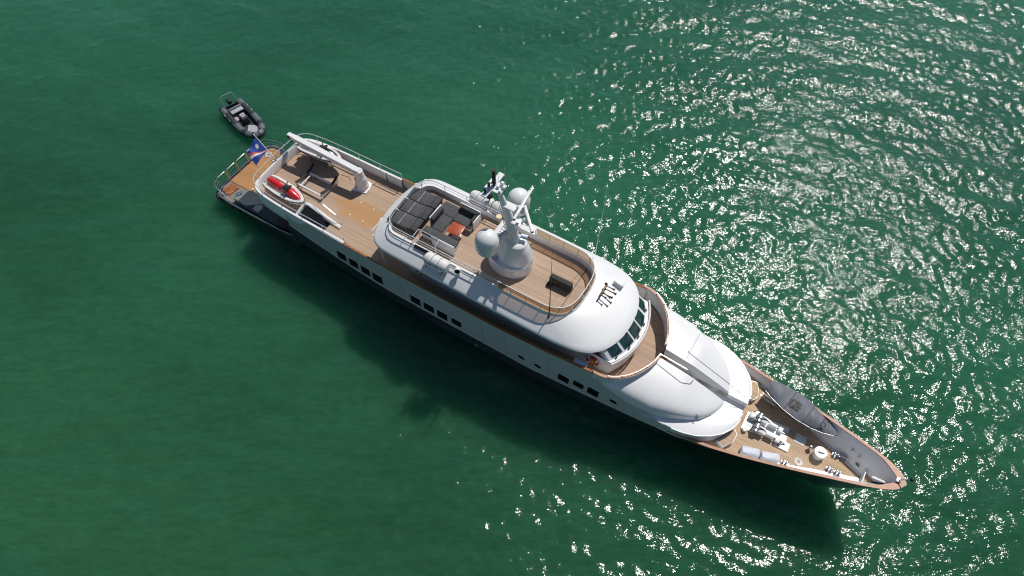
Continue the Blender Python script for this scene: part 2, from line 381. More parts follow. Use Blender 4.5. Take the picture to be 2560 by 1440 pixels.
# main deck aft (low) with the oiled swim platform
plat = [(6.6, -2.72), (1.9, -2.72), (1.1, -2.55), (0.78, -1.9), (0.72, 0), (0.78, 1.9), (1.1, 2.55), (1.9, 2.72), (6.6, 2.72)]
MB().prism(plat, 0.80, 0.93).build('aft_main_deck', M['teakgrey'], Y)
MB().prism([(0.90, -1.32), (0.84, 0), (0.90, 1.6), (1.25, 2.45), (5.6, 2.45), (5.6, -1.30)], 0.93, 0.975).build('swim_platform', M['teaknew'], Y)
b = MB(); b.tube(smooth_path([(6.4, -2.78, 1.06), (1.9, -2.76, 1.02), (1.12, -2.62, 1.0), (0.76, -1.9, 1.0), (0.70, 0, 1.0), (0.76, 1.9, 1.0), (1.12, 2.62, 1.0), (1.9, 2.76, 1.02), (6.4, 2.78, 1.06)], 5), 0.055, 6)
b.build('deck_edge_coaming', M['galv'], Y)
# starboard quarter bulwark: dark box paints its shaded part, grey end its lit part
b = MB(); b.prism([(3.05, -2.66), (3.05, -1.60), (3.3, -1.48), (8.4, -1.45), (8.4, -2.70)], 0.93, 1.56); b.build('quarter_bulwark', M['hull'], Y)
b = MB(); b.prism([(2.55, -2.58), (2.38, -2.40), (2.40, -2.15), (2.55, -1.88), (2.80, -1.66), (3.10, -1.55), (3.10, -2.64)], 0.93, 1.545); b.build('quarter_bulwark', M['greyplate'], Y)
MB().prism([(3.3, 1.45), (8.4, 1.45), (8.4, 2.68), (2.75, 2.62), (2.45, 2.2)], 0.93, 1.55).build('quarter_bulwark', M['hull'], Y)
def cleat(x, y, z, rz=0.0, s=1.0):
    b = MB()
    for k in (-0.07, 0.07): b.cyl((x + k * s * math.cos(rz), y + k * s * math.sin(rz), z), (x + k * s * math.cos(rz), y + k * s * math.sin(rz), z + 0.10 * s), 0.02 * s, seg=8)
    c, d = 0.17 * s * math.cos(rz), 0.17 * s * math.sin(rz)
    b.tube([(x - c, y - d, z + 0.10 * s), (x, y, z + 0.115 * s), (x + c, y + d, z + 0.10 * s)], 0.025 * s, 8)
    return b.build('cleat', M['steel'], Y)
cleat(2.75, -2.15, 1.545, 1.0, 1.5); cleat(1.35, -2.45, 0.95, 0.6, 1.4)
# main-deck aft bulkhead and saloon wall, dark under the overhang
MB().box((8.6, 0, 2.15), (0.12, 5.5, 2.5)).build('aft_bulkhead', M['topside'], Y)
b = MB(); b.box((8.535, 0, 1.95), (0.02, 2.6, 1.9), bev=0.008); b.build('saloon_door', M['glass'], Y)

# white topsides from the hull edge up to the upper-deck cap
zc_ = interp([(8.0, 4.28), (13, 4.28), (17, 4.28), (24, 4.42), (27, 4.72), (28.5, 4.95), (29.8, 5.2), (31, 5.2)])
ztop = interp([(8.0, 4.2), (24, 4.40), (27, 4.70), (28.5, 4.93), (29.8, 5.15), (30.4, 4.35), (32, 3.90), (34.2, 3.52), (34.6, 3.46)])
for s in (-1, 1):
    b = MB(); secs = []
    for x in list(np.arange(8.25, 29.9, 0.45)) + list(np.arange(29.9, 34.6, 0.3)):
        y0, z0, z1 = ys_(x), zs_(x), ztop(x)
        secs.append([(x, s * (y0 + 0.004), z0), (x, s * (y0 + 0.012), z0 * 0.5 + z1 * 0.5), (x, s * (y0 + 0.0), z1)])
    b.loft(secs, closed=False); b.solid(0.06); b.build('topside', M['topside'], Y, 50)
# aft upper bulwark: wraps round the transom of the boat deck
tr = [(13.1, -2.97), (11.5, -2.94), (9.0, -2.90), (7.0, -2.80), (6.0, -2.66), (5.5, -2.42), (5.24, -2.0), (5.14, -1.2), (5.10, 0)]
tr = tr + [(x, -y) for x, y in tr[-2::-1]]
trs = smooth_path([(x, y, 0) for x, y in tr], 5)
def offset2(path, d):
    P = np.array(path)[:, :2]; T = np.gradient(P, axis=0); T /= np.linalg.norm(T, axis=1)[:, None]
    return P + np.stack([T[:, 1], -T[:, 0]], 1) * d
outer = np.array(trs)[:, :2]; inn = offset2(trs, -0.20)
if abs(inn[len(inn) // 2, 0]) < abs(outer[len(outer) // 2, 0]): inn = offset2(trs, 0.20)
mid = (outer + inn) / 2
def bulw(o, i, ztop, zin, zlow, name, mat):
    b = MB(); secs = []
    for (x, y), (xi, yi) in zip(o, i):
        lo = zlow(x)
        k = 0.06
        secs.append([(x * 0.985 + xi * 0.015, y, lo), (x, y, ztop - k), (x * 0.8 + xi * 0.2, y * 0.8 + yi * 0.2, ztop), (x * 0.2 + xi * 0.8, y * 0.2 + yi * 0.8, ztop), (xi, yi, ztop - k), (xi, yi, zin)])
    b.loft(secs, closed=False); return b.build(name, mat, Y, 45)
bulw(outer, inn, 4.30, 3.55, interp([(5, 3.15), (8.2, 3.2), (8.8, 3.4), (14, 3.6)]), 'aft_bulwark', M['white'])
# underside of the overhang
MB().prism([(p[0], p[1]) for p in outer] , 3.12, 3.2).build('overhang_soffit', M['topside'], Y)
# transom slot lines: black recess and small lamp
MB().box((5.35, -2.52, 4.02), (0.16, 0.12, 0.14), rot=(0, 0, -0.8), bev=0.03).build('stern_lamp', M['white'], Y)

# upper (boat) deck in teak with an opening for the stair
zd_ = interp([(5, 3.6), (27.0, 3.6), (29.3, 4.1), (33, 4.1)])
hx0, hx1, hy0, hy1 = 9.25, 11.0, -2.62, -1.85
b = MB()
def deckstrip(x0, x1, ya, yb, n=6):
    xs = np.linspace(x0, x1, n + 1); b.loft([[(x, ya(x), zd_(x)), (x, yb(x), zd_(x))] for x in xs], closed=False)
din = interp([(5.28, 1.9), (5.35, 2.0), (5.6, 2.25), (6.1, 2.5), (7.0, 2.63), (9.0, 2.74), (13.2, 2.80), (13.3, 2.93), (16, 2.98), (29.6, 3.0), (30.4, 2.85), (31.0, 2.55), (31.6, 2.05), (32.0, 1.4), (32.2, 0.6), (32.3, 0.4)])
deckstrip(5.26, hx0, lambda x: -din(x), din, 12)
deckstrip(hx0, hx1, lambda x: hy1, din, 5); deckstrip(hx0, hx1, lambda x: -din(x), lambda x: hy0, 5)
deckstrip(hx1, 32.3, lambda x: -din(x), din, 44)
b.build('upper_deck', M['teak'], Y)
b = MB(); b.box(((hx0 + hx1) / 2, (hy0 + hy1) / 2, 2.4), (hx1 - hx0, hy1 - hy0, 2.38)); b.bm.faces.ensure_lookup_table()
top = max(b.bm.faces, key=lambda f: f.calc_center_median().z); bmesh.ops.delete(b.bm, geom=[top], context='FACES_ONLY')
for k in range(6): b.box((hx0 + 0.2 + 0.27 * k, (hy0 + hy1) / 2, 2.0 + 0.27 * k), (0.27, hy1 - hy0 - 0.02, 0.04))
b.build('stairwell', M['boxcover'], Y)
# stair hood: white curved coaming round the opening
b = MB(); secs = []
for x, h in [(8.85, 0.12), (8.95, 0.52), (9.15, 0.74), (9.4, 0.78), (9.7, 0.66), (10.2, 0.44), (10.7, 0.28), (11.2, 0.17), (11.75, 0.14)]:
    yo = -1.62 - max(0, (9.2 - x)) * 0.6 - max(0, x - 11.0) * 0.1
    secs.append([(x, yo - 0.22, 3.6), (x, yo - 0.22, 3.6 + h - 0.03), (x, yo - 0.18, 3.6 + h), (x, yo - 0.04, 3.6 + h), (x, yo, 3.6 + h - 0.04), (x, yo, 3.6)])
b.loft(secs, closed=True)
b.loft([[(8.85 + 0.28 * k, -1.85, 3.6), (8.85 + 0.28 * k, -1.85, 3.6 + hh), (8.95 + 0.28 * k, -2.68, 3.6 + hh * 0.85), (8.95 + 0.28 * k, -2.68, 3.6)] for k, hh in ((0, 0.5), (1, 0.72))], closed=True)
b.build('stair_hood', M['white'], Y)
b = MB(); b.face([(9.24, -2.62, 4.12), (9.3, -1.86, 4.30), (10.4, -1.86, 3.93), (11.0, -2.2, 3.68), (10.9, -2.62, 3.68)]); b.solid(0.02); b.build('companionway_screen', M['glossblack'], Y)
MB().tube(round_path([(9.0, -1.5, 3.6), (9.0, -1.5, 4.55), (10.2, -1.42, 4.62), (11.4, -1.5, 4.2), (11.6, -1.5, 3.6)], 0.2), 0.02, 6).build('hand_rail', M['steel'], Y)
# flush deck sockets
for x, y in ((11.55, 0.46), (12.57, 0.44), (11.55, -0.67), (12.56, -0.67)):
    MB().cyl((x, y, 3.60), (x, y, 3.615), 0.045, seg=12).build('deck_socket', M['white'], Y)
MB().cyl((14.95, -2.75, 3.60), (14.95, -2.75, 3.615), 0.045, seg=12).build('deck_socket', M['white'], Y)
# side-deck cap rail in varnished teak and inner bulwark
for s in (-1, 1):
    b = MB(); secs = []; b2 = MB(); s2 = []
    for x in np.linspace(13.05, 29.9, 40):
        y, z = ys_(x) + 0.03, zc_(x)
        secs.append([(x, s * y, z), (x, s * (y - 0.005), z + 0.05), (x, s * (y - 0.13), z + 0.05), (x, s * (y - 0.13), z)])
        s2.append([(x, s * (y - 0.10), z), (x, s * (y - 0.11), zd_(x) - 0.02)])
    b.loft(secs); b.build('cap_rail', M['varnish'], Y)
    b2.loft(s2, closed=False); b2.solid(0.02); b2.build('inner_bulwark', M['offwhite'], Y)

# deckhouse below the roof
def house_front(t, z):                       # t -1..1 across, front of the wheelhouse
    y = 2.2 * t; base = 30.98 - 0.70 * abs(t) ** 2.1
    return base, y
b = MB()
ring = [(17.25, -2.15), (29.9, -2.2)] + [house_front(t, 0) for t in np.linspace(-0.98, 0.98, 25)] + [(29.9, 2.2), (17.25, 2.15)]
secs = [[(x, y, z) for x, y in ring] for z in (3.58, 5.36)]
b.loft(secs, closed=True, cap0=False, cap1=True)
house = b.build('deckhouse', M['white'], Y, 40)
b = MB(); r2 = [(17.3, -2.10), (29.3, -2.15)] + [(house_front(t, 0)[0] - 0.14, house_front(t, 0)[1] * 0.985) for t in np.linspace(-0.98, 0.98, 25)] + [(29.3, 2.15), (17.3, 2.10)]
r3 = [(17.3, -2.10), (29.0, -2.10)] + [(house_front(t, 0)[0] - 0.74, house_front(t, 0)[1] * 0.93) for t in np.linspace(-0.98, 0.98, 25)] + [(29.0, 2.10), (17.3, 2.10)]
b.loft([[(x, y, 5.36) for x, y in r2], [(x, y, 5.99) for x, y in r3]], closed=True, cap0=False)
b.build('bridge_front', M['white'], Y, 40)
ringo = [(house_front(t, 0)[0] + 0.07, house_front(t, 0)[1] * 1.03, 5.36) for t in np.linspace(-1.0, 1.0, 30)]
MB().tube(ringo, 0.05, 8).build('sill_ledge', M['white'], Y)
def on_front(y, f, off=0.02):
    t = y / 2.2; x = house_front(t, 0)[0]
    return (x - 0.14 - 0.60 * f + off, y * (0.985 - 0.055 * f), 5.36 + 0.63 * f + off * 0.7)
for c in (1.72, 0.87, 0.02, -0.83, -1.66):
    hw = 0.355 if abs(c) < 1.5 else 0.30
    b = MB(); n = 6
    b.loft([[on_front(c - hw + 2 * hw * i / n, f) for i in range(n + 1)] for f in (0.14, 0.55, 0.97)], closed=False); b.solid(0.02)
    w_ = b.build('bridge_window', M['tealglass'], house)
    b = MB(); p0 = on_front(c - 0.12, 0.10, 0.06); p1 = on_front(c + 0.20, 0.42, 0.06)
    b.tube([p0, p1], 0.018, 6); b.box(p0, (0.1, 0.1, 0.08)); b.build('wiper', M['black'], w_)
for s in (-1, 1):
    b = MB(); b.face([(29.15, s * 2.205, 5.92), (29.95, s * 2.205, 5.45), (29.2, s * 2.205, 5.45), (28.2, s * 2.205, 5.6), (28.2, s * 2.205, 5.92)]); b.solid(0.01); b.build('side_window', M['glass'], house)
    for x in (18.9, 20.75, 22.6, 24.45, 26.0 - 0.02):  # panes enlarged into a dark band that stands in for the wall's deep shade
        MB().box((x, s * 2.19, 4.92), (1.72 if x < 25 else 1.1, 0.05, 1.35), bev=0.015).build('side_window', M['glass'], house)
    d = MB().box((27.2, s * 2.205, 4.7), (0.8, 0.05, 1.9), bev=0.015).build('door', M['offwhite'], house)
    MB().box((27.5, s * 2.25, 4.6), (0.14, 0.05, 0.03), bev=0.01).build('handle', M['steel'], d)
MB().box((17.22, 0, 4.75), (0.04, 2.2, 2.0), bev=0.012).build('glass_door', M['glass'], house)
for s in (-1, 1):
    MB().tube([(15.7, s * 2.55, 3.6), (15.7, s * 2.5, 5.95)], 0.05, 10).build('roof_pillar', M['white'], Y)

# roof of the bridge deck carrying the sun-deck coaming
RO = [(14.80, 0), (14.84, 0.8), (14.95, 1.5), (15.12, 2.1), (15.40, 2.58), (15.9, 2.88), (16.7, 2.98), (19, 3.0), (23, 3.02), (26.5, 3.02), (27.6, 2.97), (28.5, 2.82), (29.2, 2.50), (29.7, 2.02), (30.02, 1.40), (30.20, 0.70), (30.26, 0)]
RI = [(15.62, 0), (15.63, 0.8), (15.70, 1.35), (15.90, 1.80), (16.30, 2.06), (16.9, 2.12), (19, 2.12), (23, 2.12), (25.8, 2.10), (26.5, 2.02), (27.05, 1.82), (27.42, 1.40), (27.60, 0.80), (27.64, 0)]
NR = 90
ro = resample(smooth_path([(x, y, 0) for x, y in RO], 6), NR)[:, :2]; 
ri_dense = resample(smooth_path([(x, y, 0) for x, y in RI], 6), 400)[:, :2]
# pair the inner ring to the outer one by walking both with matching x/arc blend
ri = resample(ri_dense, NR)
full = lambda h: np.concatenate([h, h[-2:0:-1] * np.array([1, -1])])
fo, fi = full(ro), full(ri)
def ring_at(t, z): return [(o[0] * (1 - t) + i[0] * t, o[1] * (1 - t) + i[1] * t, z if not callable(z) else z(o, i)) for o, i in zip(fo, fi)]
zin_ = interp([(15, 6.56), (18, 6.60), (26, 6.62), (27.7, 6.70)])
prof = lambda t: 1 - (1 - t) ** 1.15
b = MB(); secs = [ring_at(0.10, 5.90), ring_at(0.0, 5.93), ring_at(-0.01, 5.97), ring_at(0.02, 6.03)]
for t in (0.07, 0.15, 0.28, 0.42, 0.58, 0.75, 0.9, 1.0):
    secs.append([(p[0], p[1], 6.0 + (zin_(p[0]) - 6.0) * (0.06 + 0.94 * prof(t))) for p in ring_at(t, 0)])
b.loft(secs, True, True, False)
roof = b.build('bridge_roof', M['white'], Y, 45)
# sun-deck coaming
def shrink(path, d):
    c = np.roll(path, -1, 0) - np.roll(path, 1, 0); c /= np.linalg.norm(c, axis=1)[:, None]
    nrm = np.stack([-c[:, 1], c[:, 0]], 1); cen = path.mean(0)
    if (((path - cen) * nrm).sum(1)).mean() > 0: nrm = -nrm
    return path + nrm * d
zco = interp([(15.5, 6.66), (22.8, 6.70), (26, 6.72), (28, 6.78)])
f2, f3 = shrink(fi, 0.03), shrink(fi, 0.20)
b = MB(); secs = []
mk = lambda path, dz, base=None: [(p[0], p[1], (zco(p[0]) + dz) if base is None else base(p[0])) for p in path]
secs = [mk(fi, 0, lambda x: zin_(x) - 0.03), mk(shrink(fi, 0.015), -0.05), mk(shrink(fi, 0.05), 0.0), mk(shrink(fi, 0.17), 0.0), mk(f3, -0.04), mk(f3, 0, lambda x: 6.28)]
b.loft(secs, True, False, False); b.build('sun_deck_coaming', M['white'], Y, 40)
b = MB(); b.bm.faces.new([b.bm.verts.new((p[0], p[1], 6.30)) for p in shrink(fi, 0.195)]); b.build('sun_deck', M['teaksun'], Y)
MB().box((26.70, 0.03, 6.306), (0.035, 3.6, 0.012)).build('deck_joint', M['black'], Y)
for s in (-1, 1):     # deck drain channels
    MB().box((20.6, s * 1.72, 6.306), (2.6, 0.03, 0.012)).build('deck_joint', M['black'], Y)
MB().tube([(15.02 + 0.0, y, 6.16 - 0.01 * y * y) for y in np.linspace(-2.3, -1.2, 8)], 0.025, 6).build('roof_moulding', M['white'], Y)
# small white fittings under the aft roof lip
for y in (2.55, 2.0, -1.2, -2.35):
    x = np.interp(abs(y), [p[1] for p in RO[:6]], [p[0] for p in RO[:6]])
    MB().box((x - 0.05, y, 5.93), (0.12, 0.14, 0.08), bev=0.02).build('lip_fitting', M['white'], Y)
# bronze windscreen round the front of the sun deck
gpath = [p for p in shrink(fi, 0.07)]
k0 = max(range(len(gpath)), key=lambda k: gpath[k][0])
def g_at(side):
    P = [p for p in gpath if p[1] * side >= -1e-6 and p[0] > 23.3]; return sorted(P, key=lambda p: (p[0] if abs(p[1]) > 1.9 else 40 - abs(p[1])))
GP = resample([(23.35, -2.04)] + [tuple(p) for p in g_at(-1)] + [tuple(p) for p in g_at(1)][::-1][1:] + [(23.35, 2.04)], 91)
GT = [(p[0] - 0.10 * (p[0] > 26.6), p[1] * 0.985, 7.30) for p in GP]; GB = [(p[0], p[1], zco(p[0])) for p in GP]
ws = MB().tube(GT, 0.028, 8).build('windscreen', M['white'], Y)
NPAN = 13; step = 90 // NPAN
for i in range(NPAN):
    a0, a1 = round(90 * i / NPAN), round(90 * (i + 1) / NPAN)
    b = MB(); b.loft([[GB[k], tuple(0.03 * a + 0.97 * c for a, c in zip(GB[k], GT[k]))] for k in range(a0, a1 + 1)], closed=False)
    b.build('glass_pane', M['bronzeglass'], ws)
for i in range(NPAN + 1):
    k = round(90 * i / NPAN)
    MB().tube([GB[k], GT[k]], 0.026, 6).build('screen_post', M['white'], ws)
MB().tube([(p[0], p[1], p[2] + 0.015) for p in GB], 0.022, 6).build('glazing_bead', M['offwhite'], ws)
# stainless rails round the after part of the sun deck
def railset(path, ztop, zmid, zbase, every, r=0.021, name='hand_rail', posts=None):
    b = MB(); b.tube([(x, y, ztop) for x, y in path], r, 6)
    for zm in zmid: b.tube([(x, y, zm) for x, y in path], r * 0.6, 6)
    for k in (posts if posts is not None else range(0, len(path), every)):
        x, y = path[k]; b.tube([(x, y, zbase(x) if callable(zbase) else zbase), (x, y, ztop)], r * 0.85, 6)
    return b.build(name, M['rail'], Y)
sp_ = shrink(fi, 0.17)
stb = [tuple(p) for p in sorted([p for p in sp_ if p[1] < -1.9 and 16.4 < p[0] < 23.4], key=lambda p: -p[0])]
aft = [tuple(p) for p in sorted([p for p in sp_ if p[0] <= 16.4], key=lambda p: p[1])]
prt = [tuple(p) for p in sorted([p for p in sp_ if p[1] > 1.9 and 16.4 < p[0] < 23.4], key=lambda p: p[0])]
path = resample(stb + aft + prt, 61)
railset([tuple(p) for p in path], 7.16, (6.93,), zco, 5, r=0.027)
MB().tube(round_path([(17.80, -1.92, 7.16), (17.80, -1.36, 7.2), (19.20, -1.36, 7.2), (19.20, -1.80, 7.18), (19.20, -1.80, 6.4)], 0.1), 0.028, 6).build('hand_rail', M['rail'], Y)
MB().tube(round_path([(17.85, -1.92, 6.93), (17.85, -1.36, 6.95), (19.20, -1.36, 6.95), (19.20, -1.80, 6.95)], 0.1), 0.018, 6).build('hand_rail', M['steel'], Y)
MB().tube([(17.80, -1.36, 7.2), (17.80, -1.36, 6.3)], 0.018, 6).build('hand_rail', M['steel'], Y)
MB().box((18.60, -2.10, 6.64), (1.25, 0.16, 0.12), rot=(0.0, 0, 0)).build('locker_slot', M['glossblack'], Y)
# boat-deck rails on the aft bulwark, open in the wake of the crane
mp = [tuple(p) for p in resample(np.array(mid), 73)]
railset(mp, 4.84, (), 4.28, 6, r=0.028)
# swim-platform rail in separate gates
def gate(pts, n=2):
    b = MB(); b.tube(round_path([(*pts[0], 0.98)] + [(*p, 1.95) for p in pts] + [(*pts[-1], 0.98)], 0.10), 0.028, 6)
    for z in (1.62, 1.30): b.tube([(*p, z) for p in pts], 0.016, 6)
    b.build('platform_gate', M['steel'], Y)
for ya, yb in ((-2.15, -1.35), (-1.25, -0.40), (-0.30, 0.60), (0.70, 1.60)):
    gate([(0.80, ya), (0.80, yb)])
gate([(0.86, 1.72), (1.05, 2.35), (1.9, 2.62), (2.6, 2.62)])
b = MB(); b.tube(round_path([(0.82, -2.2, 0.98), (0.86, -2.2, 1.95), (1.0, -2.62, 1.95), (1.35, -2.68, 1.7), (2.4, -2.70, 1.05)], 0.16), 0.03, 6); b.tube([(1.0, -2.62, 1.55), (0.86, -2.2, 1.55)], 0.02, 6); b.build('hand_rail', M['steel'], Y)
MB().tube(smooth_path([(1.05, -2.3, 1.45), (1.5, -2.5, 1.5), (2.0, -2.66, 1.1)], 6), 0.025, 6).build('hand_rail', M['black'], Y)

# Portuguese bridge wall and cap
ARC = [(29.7, 3.02), (30.2, 2.98), (30.7, 2.80), (31.15, 2.48), (31.55, 2.05), (31.88, 1.50), (32.12, 0.95), (32.25, 0.33)]
arc = resample(smooth_path([(x, y, 0) for x, y in ARC], 6), 40)[:, :2]
arc_y = lambda x: float(np.interp(x, arc[:, 0], arc[:, 1])) if x < 32.25 else 0.40
for s in (-1, 1):
    b = MB(); b.loft([[(x, s * y, 4.05), (x, s * y, 5.24), (x + 0.06, s * (y + 0.05), 5.24), (x + 0.06, s * (y + 0.05), 4.6)] for x, y in arc], closed=False)
    b.build('portuguese_bridge', M['white'], Y)
    b = MB(); b.loft([[(x - 0.05, s * (y - 0.05), 5.24), (x - 0.05, s * (y - 0.05), 5.29), (x + 0.09, s * (y + 0.08), 5.29), (x + 0.09, s * (y + 0.08), 5.24)] for x, y in arc]); b.build('cap_rail', M['varnishsun' if s < 0 else 'varnish'], Y)
    b = MB(); q_ = [(x + 0.02, s * (y + 0.02), 5.40) for x, y in arc[8:]]; b.tube(q_, 0.014, 6)
    for k in range(8, 40, 7): b.tube([(arc[k][0] + 0.02, s * (arc[k][1] + 0.02), 5.29), (arc[k][0] + 0.02, s * (arc[k][1] + 0.02), 5.40)], 0.03, 6)
    b.build('hand_rail', M['steel'], Y)
MB().box((28.9, -2.82, 4.93), (0.74, 0.26, 0.34), bev=0.03).build('sidelight_box', M['paleblue'], Y)
MB().box((28.9, 2.82, 4.93), (0.74, 0.26, 0.34), bev=0.03).build('sidelight_box', M['paleblue'], Y)
MB().tube([(30.95 - 0.72 * abs(t) ** 2.1 + 0.10, 2.2 * t, 4.13) for t in np.linspace(-1, 1, 30)], 0.03, 6).build('deck_coaming', M['varnishsun'], Y)

# foreward trunk: rounded bulge in two halves with the stair slot between
bb = interp([(29.7, 3.06), (31, 3.05), (32, 3.03), (33, 2.94), (34.0, 2.62), (34.5, 2.40), (35.0, 2.14), (35.5, 1.78), (35.9, 1.25), (36.12, 0.75), (36.2, 0.46)])
zt = interp([(29.7, 5.20), (31, 5.05), (32.3, 4.90), (34, 4.62), (35.5, 4.12), (36.2, 3.84)])
zb = interp([(29.7, 4.30), (30.4, 4.02), (32, 3.78), (33.2, 3.62), (34, 3.62), (36.2, 3.60)])
SL = 0.31
for s in (-1, 1):
    b = MB(); secs = []; walls = []
    for x in list(np.linspace(29.72, 35.5, 34)) + [35.7, 35.9, 36.05, 36.15, 36.2]:
        B, zt_, zb_ = bb(x), zt(x), zb(x); yin = max(SL, arc_y(x) + 0.04) if x < 32.25 else SL
        yin = min(yin, B - 0.01); sec = []
        nexp = 3.5 if x < 34 else 3.8
        thm = math.acos(min(1.0, (yin / B)) ** (nexp / 2))
        for u in np.linspace(0, 1, 26) ** 0.8:
            th = thm * u; y = B * abs(math.cos(th)) ** (2 / nexp); z = zb_ + (zt_ - zb_) * abs(math.sin(th)) ** (2 / nexp)
            sec.append((x, s * y, z))
        walls.append([sec[-1], (x, s * yin, 2.76 if x >= 32.25 else sec[-1][2] - 0.2)])
        secs.append(sec)
    b.loft(secs, closed=False); b.loft(walls, closed=False)
    sec = secs[-1]; b.face(sec + [(36.2, s * sec[-1][1], 2.76), (36.2, s * sec[0][1], 2.76)])
    b.build('trunk_top', M['white'], Y, 50, weld=False)
lw = interp([(30, 3.05), (33, 3.05), (34.5, 2.97), (35.0, 2.90), (35.7, 2.68), (36.3, 2.32), (36.8, 1.86), (37.1, 1.38), (37.25, 0.95), (37.30, 0.46)])
zl = interp([(31, 3.74), (34, 3.60), (37.3, 3.62)])
for s in (-1, 1):
    b = MB(); secs = []
    for x in list(np.linspace(31.5, 36.3, 24)) + list(np.linspace(36.4, 37.30, 16)):
        w_ = lw(x)
        secs.append([(x, s * (w_ - 0.03), 2.74), (x, s * w_, zl(x) - 0.10), (x, s * (w_ - 0.02), zl(x) - 0.02), (x, s * (w_ - 0.10), zl(x)), (x, s * (SL + (w_ - SL) * 0.5), zl(x) + 0.012), (x, s * SL, zl(x) + 0.02), (x, s * SL, 2.74)])
    b.loft(secs, closed=False); b.face(secs[-1]); b.build('trunk_ledge', M['white'], Y, 40, weld=False)
    # lip moulding
    MB().tube([(x + 0.01, s * (lw(x) + 0.005), zl(x) - 0.03) for x in list(np.linspace(34.4, 36.3, 12)) + list(np.linspace(36.4, 37.28, 14))], 0.035, 6).build('trunk_moulding', M['white'], Y)
b = MB()
b.tube([(33.50, 0.45, 4.74), (33.5, 1.6, 4.70), (33.5, 2.3, 4.52)], 0.010, 5); b.build('panel_joint', M['galv'], Y)
b = MB(); b.box((33.2, 0, 2.74), (2.0, 0.64, 0.06)); b.box((35.7, 0, 3.20), (3.1, 0.64, 0.06)); b.build('passage_floor_and_added_bounce', M['white'], Y)  # forward length raised and white, added to bounce sun onto the slot walls
b = MB()
for k in range(6): b.box((32.45 + 0.27 * k, 0, 4.02 - 0.24 * k), (0.30, 0.60, 0.05)); b.box((32.58 + 0.27 * k, 0, 3.90 - 0.24 * k), (0.03, 0.60, 0.22))
b.build('stairs', M['varnish'], Y)
MB().tube(round_path([(32.3, -0.40, 5.4), (33.9, -0.46, 5.35), (34.3, -0.46, 4.9), (34.3, -0.44, 4.5)], 0.15), 0.022, 6).build('stair_rail', M['steel'], Y)
MB().tube(round_path([(32.3, 0.42, 5.4), (33.4, 0.50, 5.42), (33.5, 0.5, 5.3), (36.0, 0.48, 4.35), (37.0, 0.46, 3.9)], 0.15), 0.022, 6).build('stair_rail', M['steel'], Y)
MB().box((35.2, -1.9, 3.95), (0.34, 0.24, 0.02), rot=(0.9, 0, -0.35)).build('vent_panel', M['galv'], Y)

# foredeck, its bulwarks and cap
b = MB(); b.loft([[(x, -dk_(x), 2.75), (x, dk_(x), 2.75)] for x in list(np.linspace(34, 44.25, 40))], closed=False); b.build('foredeck', M['teakbow'], Y)
for s in (-1, 1):
    b = MB(); secs = []; c = MB(); cs = []
    for x in list(np.linspace(34.3, 44.3, 44)) + [44.55, 44.8, 45.0, 45.12]:
        y, z = ys_(x), zs_(x)
        zl_ = max(2.74, z - max(y - 0.10, 0.02) / fl_(x)); yl = max(y - fl_(x) * (z - zl_) - 0.05, 0.02)
        secs.append([(x, s * max(y - 0.03, 0.01), z), (x, s * max(y - 0.055, 0.01), z - 0.04), (x, s * yl, zl_)])
    for x in list(np.linspace(34.3, 44.3, 44)) + [44.55, 44.8, 45.0, 45.15, 45.24]:
        y, z = ys_(x), zs_(x); wi = 0.125 + max(0, x - 44.0) * 0.35
        cs.append([(x, s * (y + 0.03), z), (x, s * (y + 0.025), z + 0.055), (x, s * max(y - wi, 0.0), z + 0.055), (x, s * max(y - wi, 0.0), z)])
    b.loft(secs, closed=False); b.solid(0.015); b.build('bow_bulwark', M['white'], Y, 50)
    c.loft(cs); c.build('cap_rail', M['varnishsun'], Y)
# waterway (white margin) on the foredeck
for s in (-1, 1):
    b = MB(); b.loft([[(x, s * dk_(x), 2.77), (x, s * max(0.02, dk_(x) - 0.15), 2.77), (x, s * max(0.02, dk_(x) - 0.15), 2.74)] for x in np.linspace(37.6, 44.0, 30)], closed=False); b.build('waterway', M['white'], Y)
# stem locker and partition at the bow
b = MB(); b.loft([[(43.70, -h_, z_), (43.745, -h_, z_), (43.745, h_, z_), (43.70, h_, z_)] for z_, h_ in ((2.75, .15), (3.22, .40))]); b.build('breakwater', M['white'], Y)
MB().prism([(43.76, -0.24), (43.76, 0.24), (44.1, 0.10), (44.22, 0.03), (44.22, -0.03), (44.1, -0.10)], 2.80, 2.98).build('bow_step', M['teakbow'], Y)
MB().box((44.30, -0.10, 3.66), (0.75, 0.09, 0.08), rot=(0, 0, 0.10), bev=0.02).build('bow_roller', M['white'], Y)
b = MB(); b.box((44.86, 0.0, 4.39), (0.22, 0.26, 0.05), bev=0.02); b.tube([(44.86, 0, 4.40), (44.98, 0, 4.62), (45.18, 0.02, 4.9)], 0.025, 6); b.build('bow_staff', M['galv'], Y)
MB().ball((45.2, 0.02, 4.95), 0.085, sz=1.2).build('bow_light', M['black'], Y)
# teak lockers each side of the trunk front
def bench(poly, name='teak_step'):
    MB().prism(poly, 2.76, 3.08).build('step_riser', M['white'], Y)
    c = np.mean(poly, 0); MB().prism([tuple(c + (np.array(p) - c) * 0.93) for p in poly], 3.08, 3.11).build(name, M['teakbow'], Y)
bench([(37.0, 2.0), (37.32, 2.08), (37.52, 1.8), (37.66, 1.3), (37.55, 1.02), (37.32, 0.98), (37.2, 1.4)])
bench([(36.72, -2.14), (37.12, -2.28), (37.48, -1.75), (37.50, -1.28), (37.28, -1.05), (37.05, -1.5)])

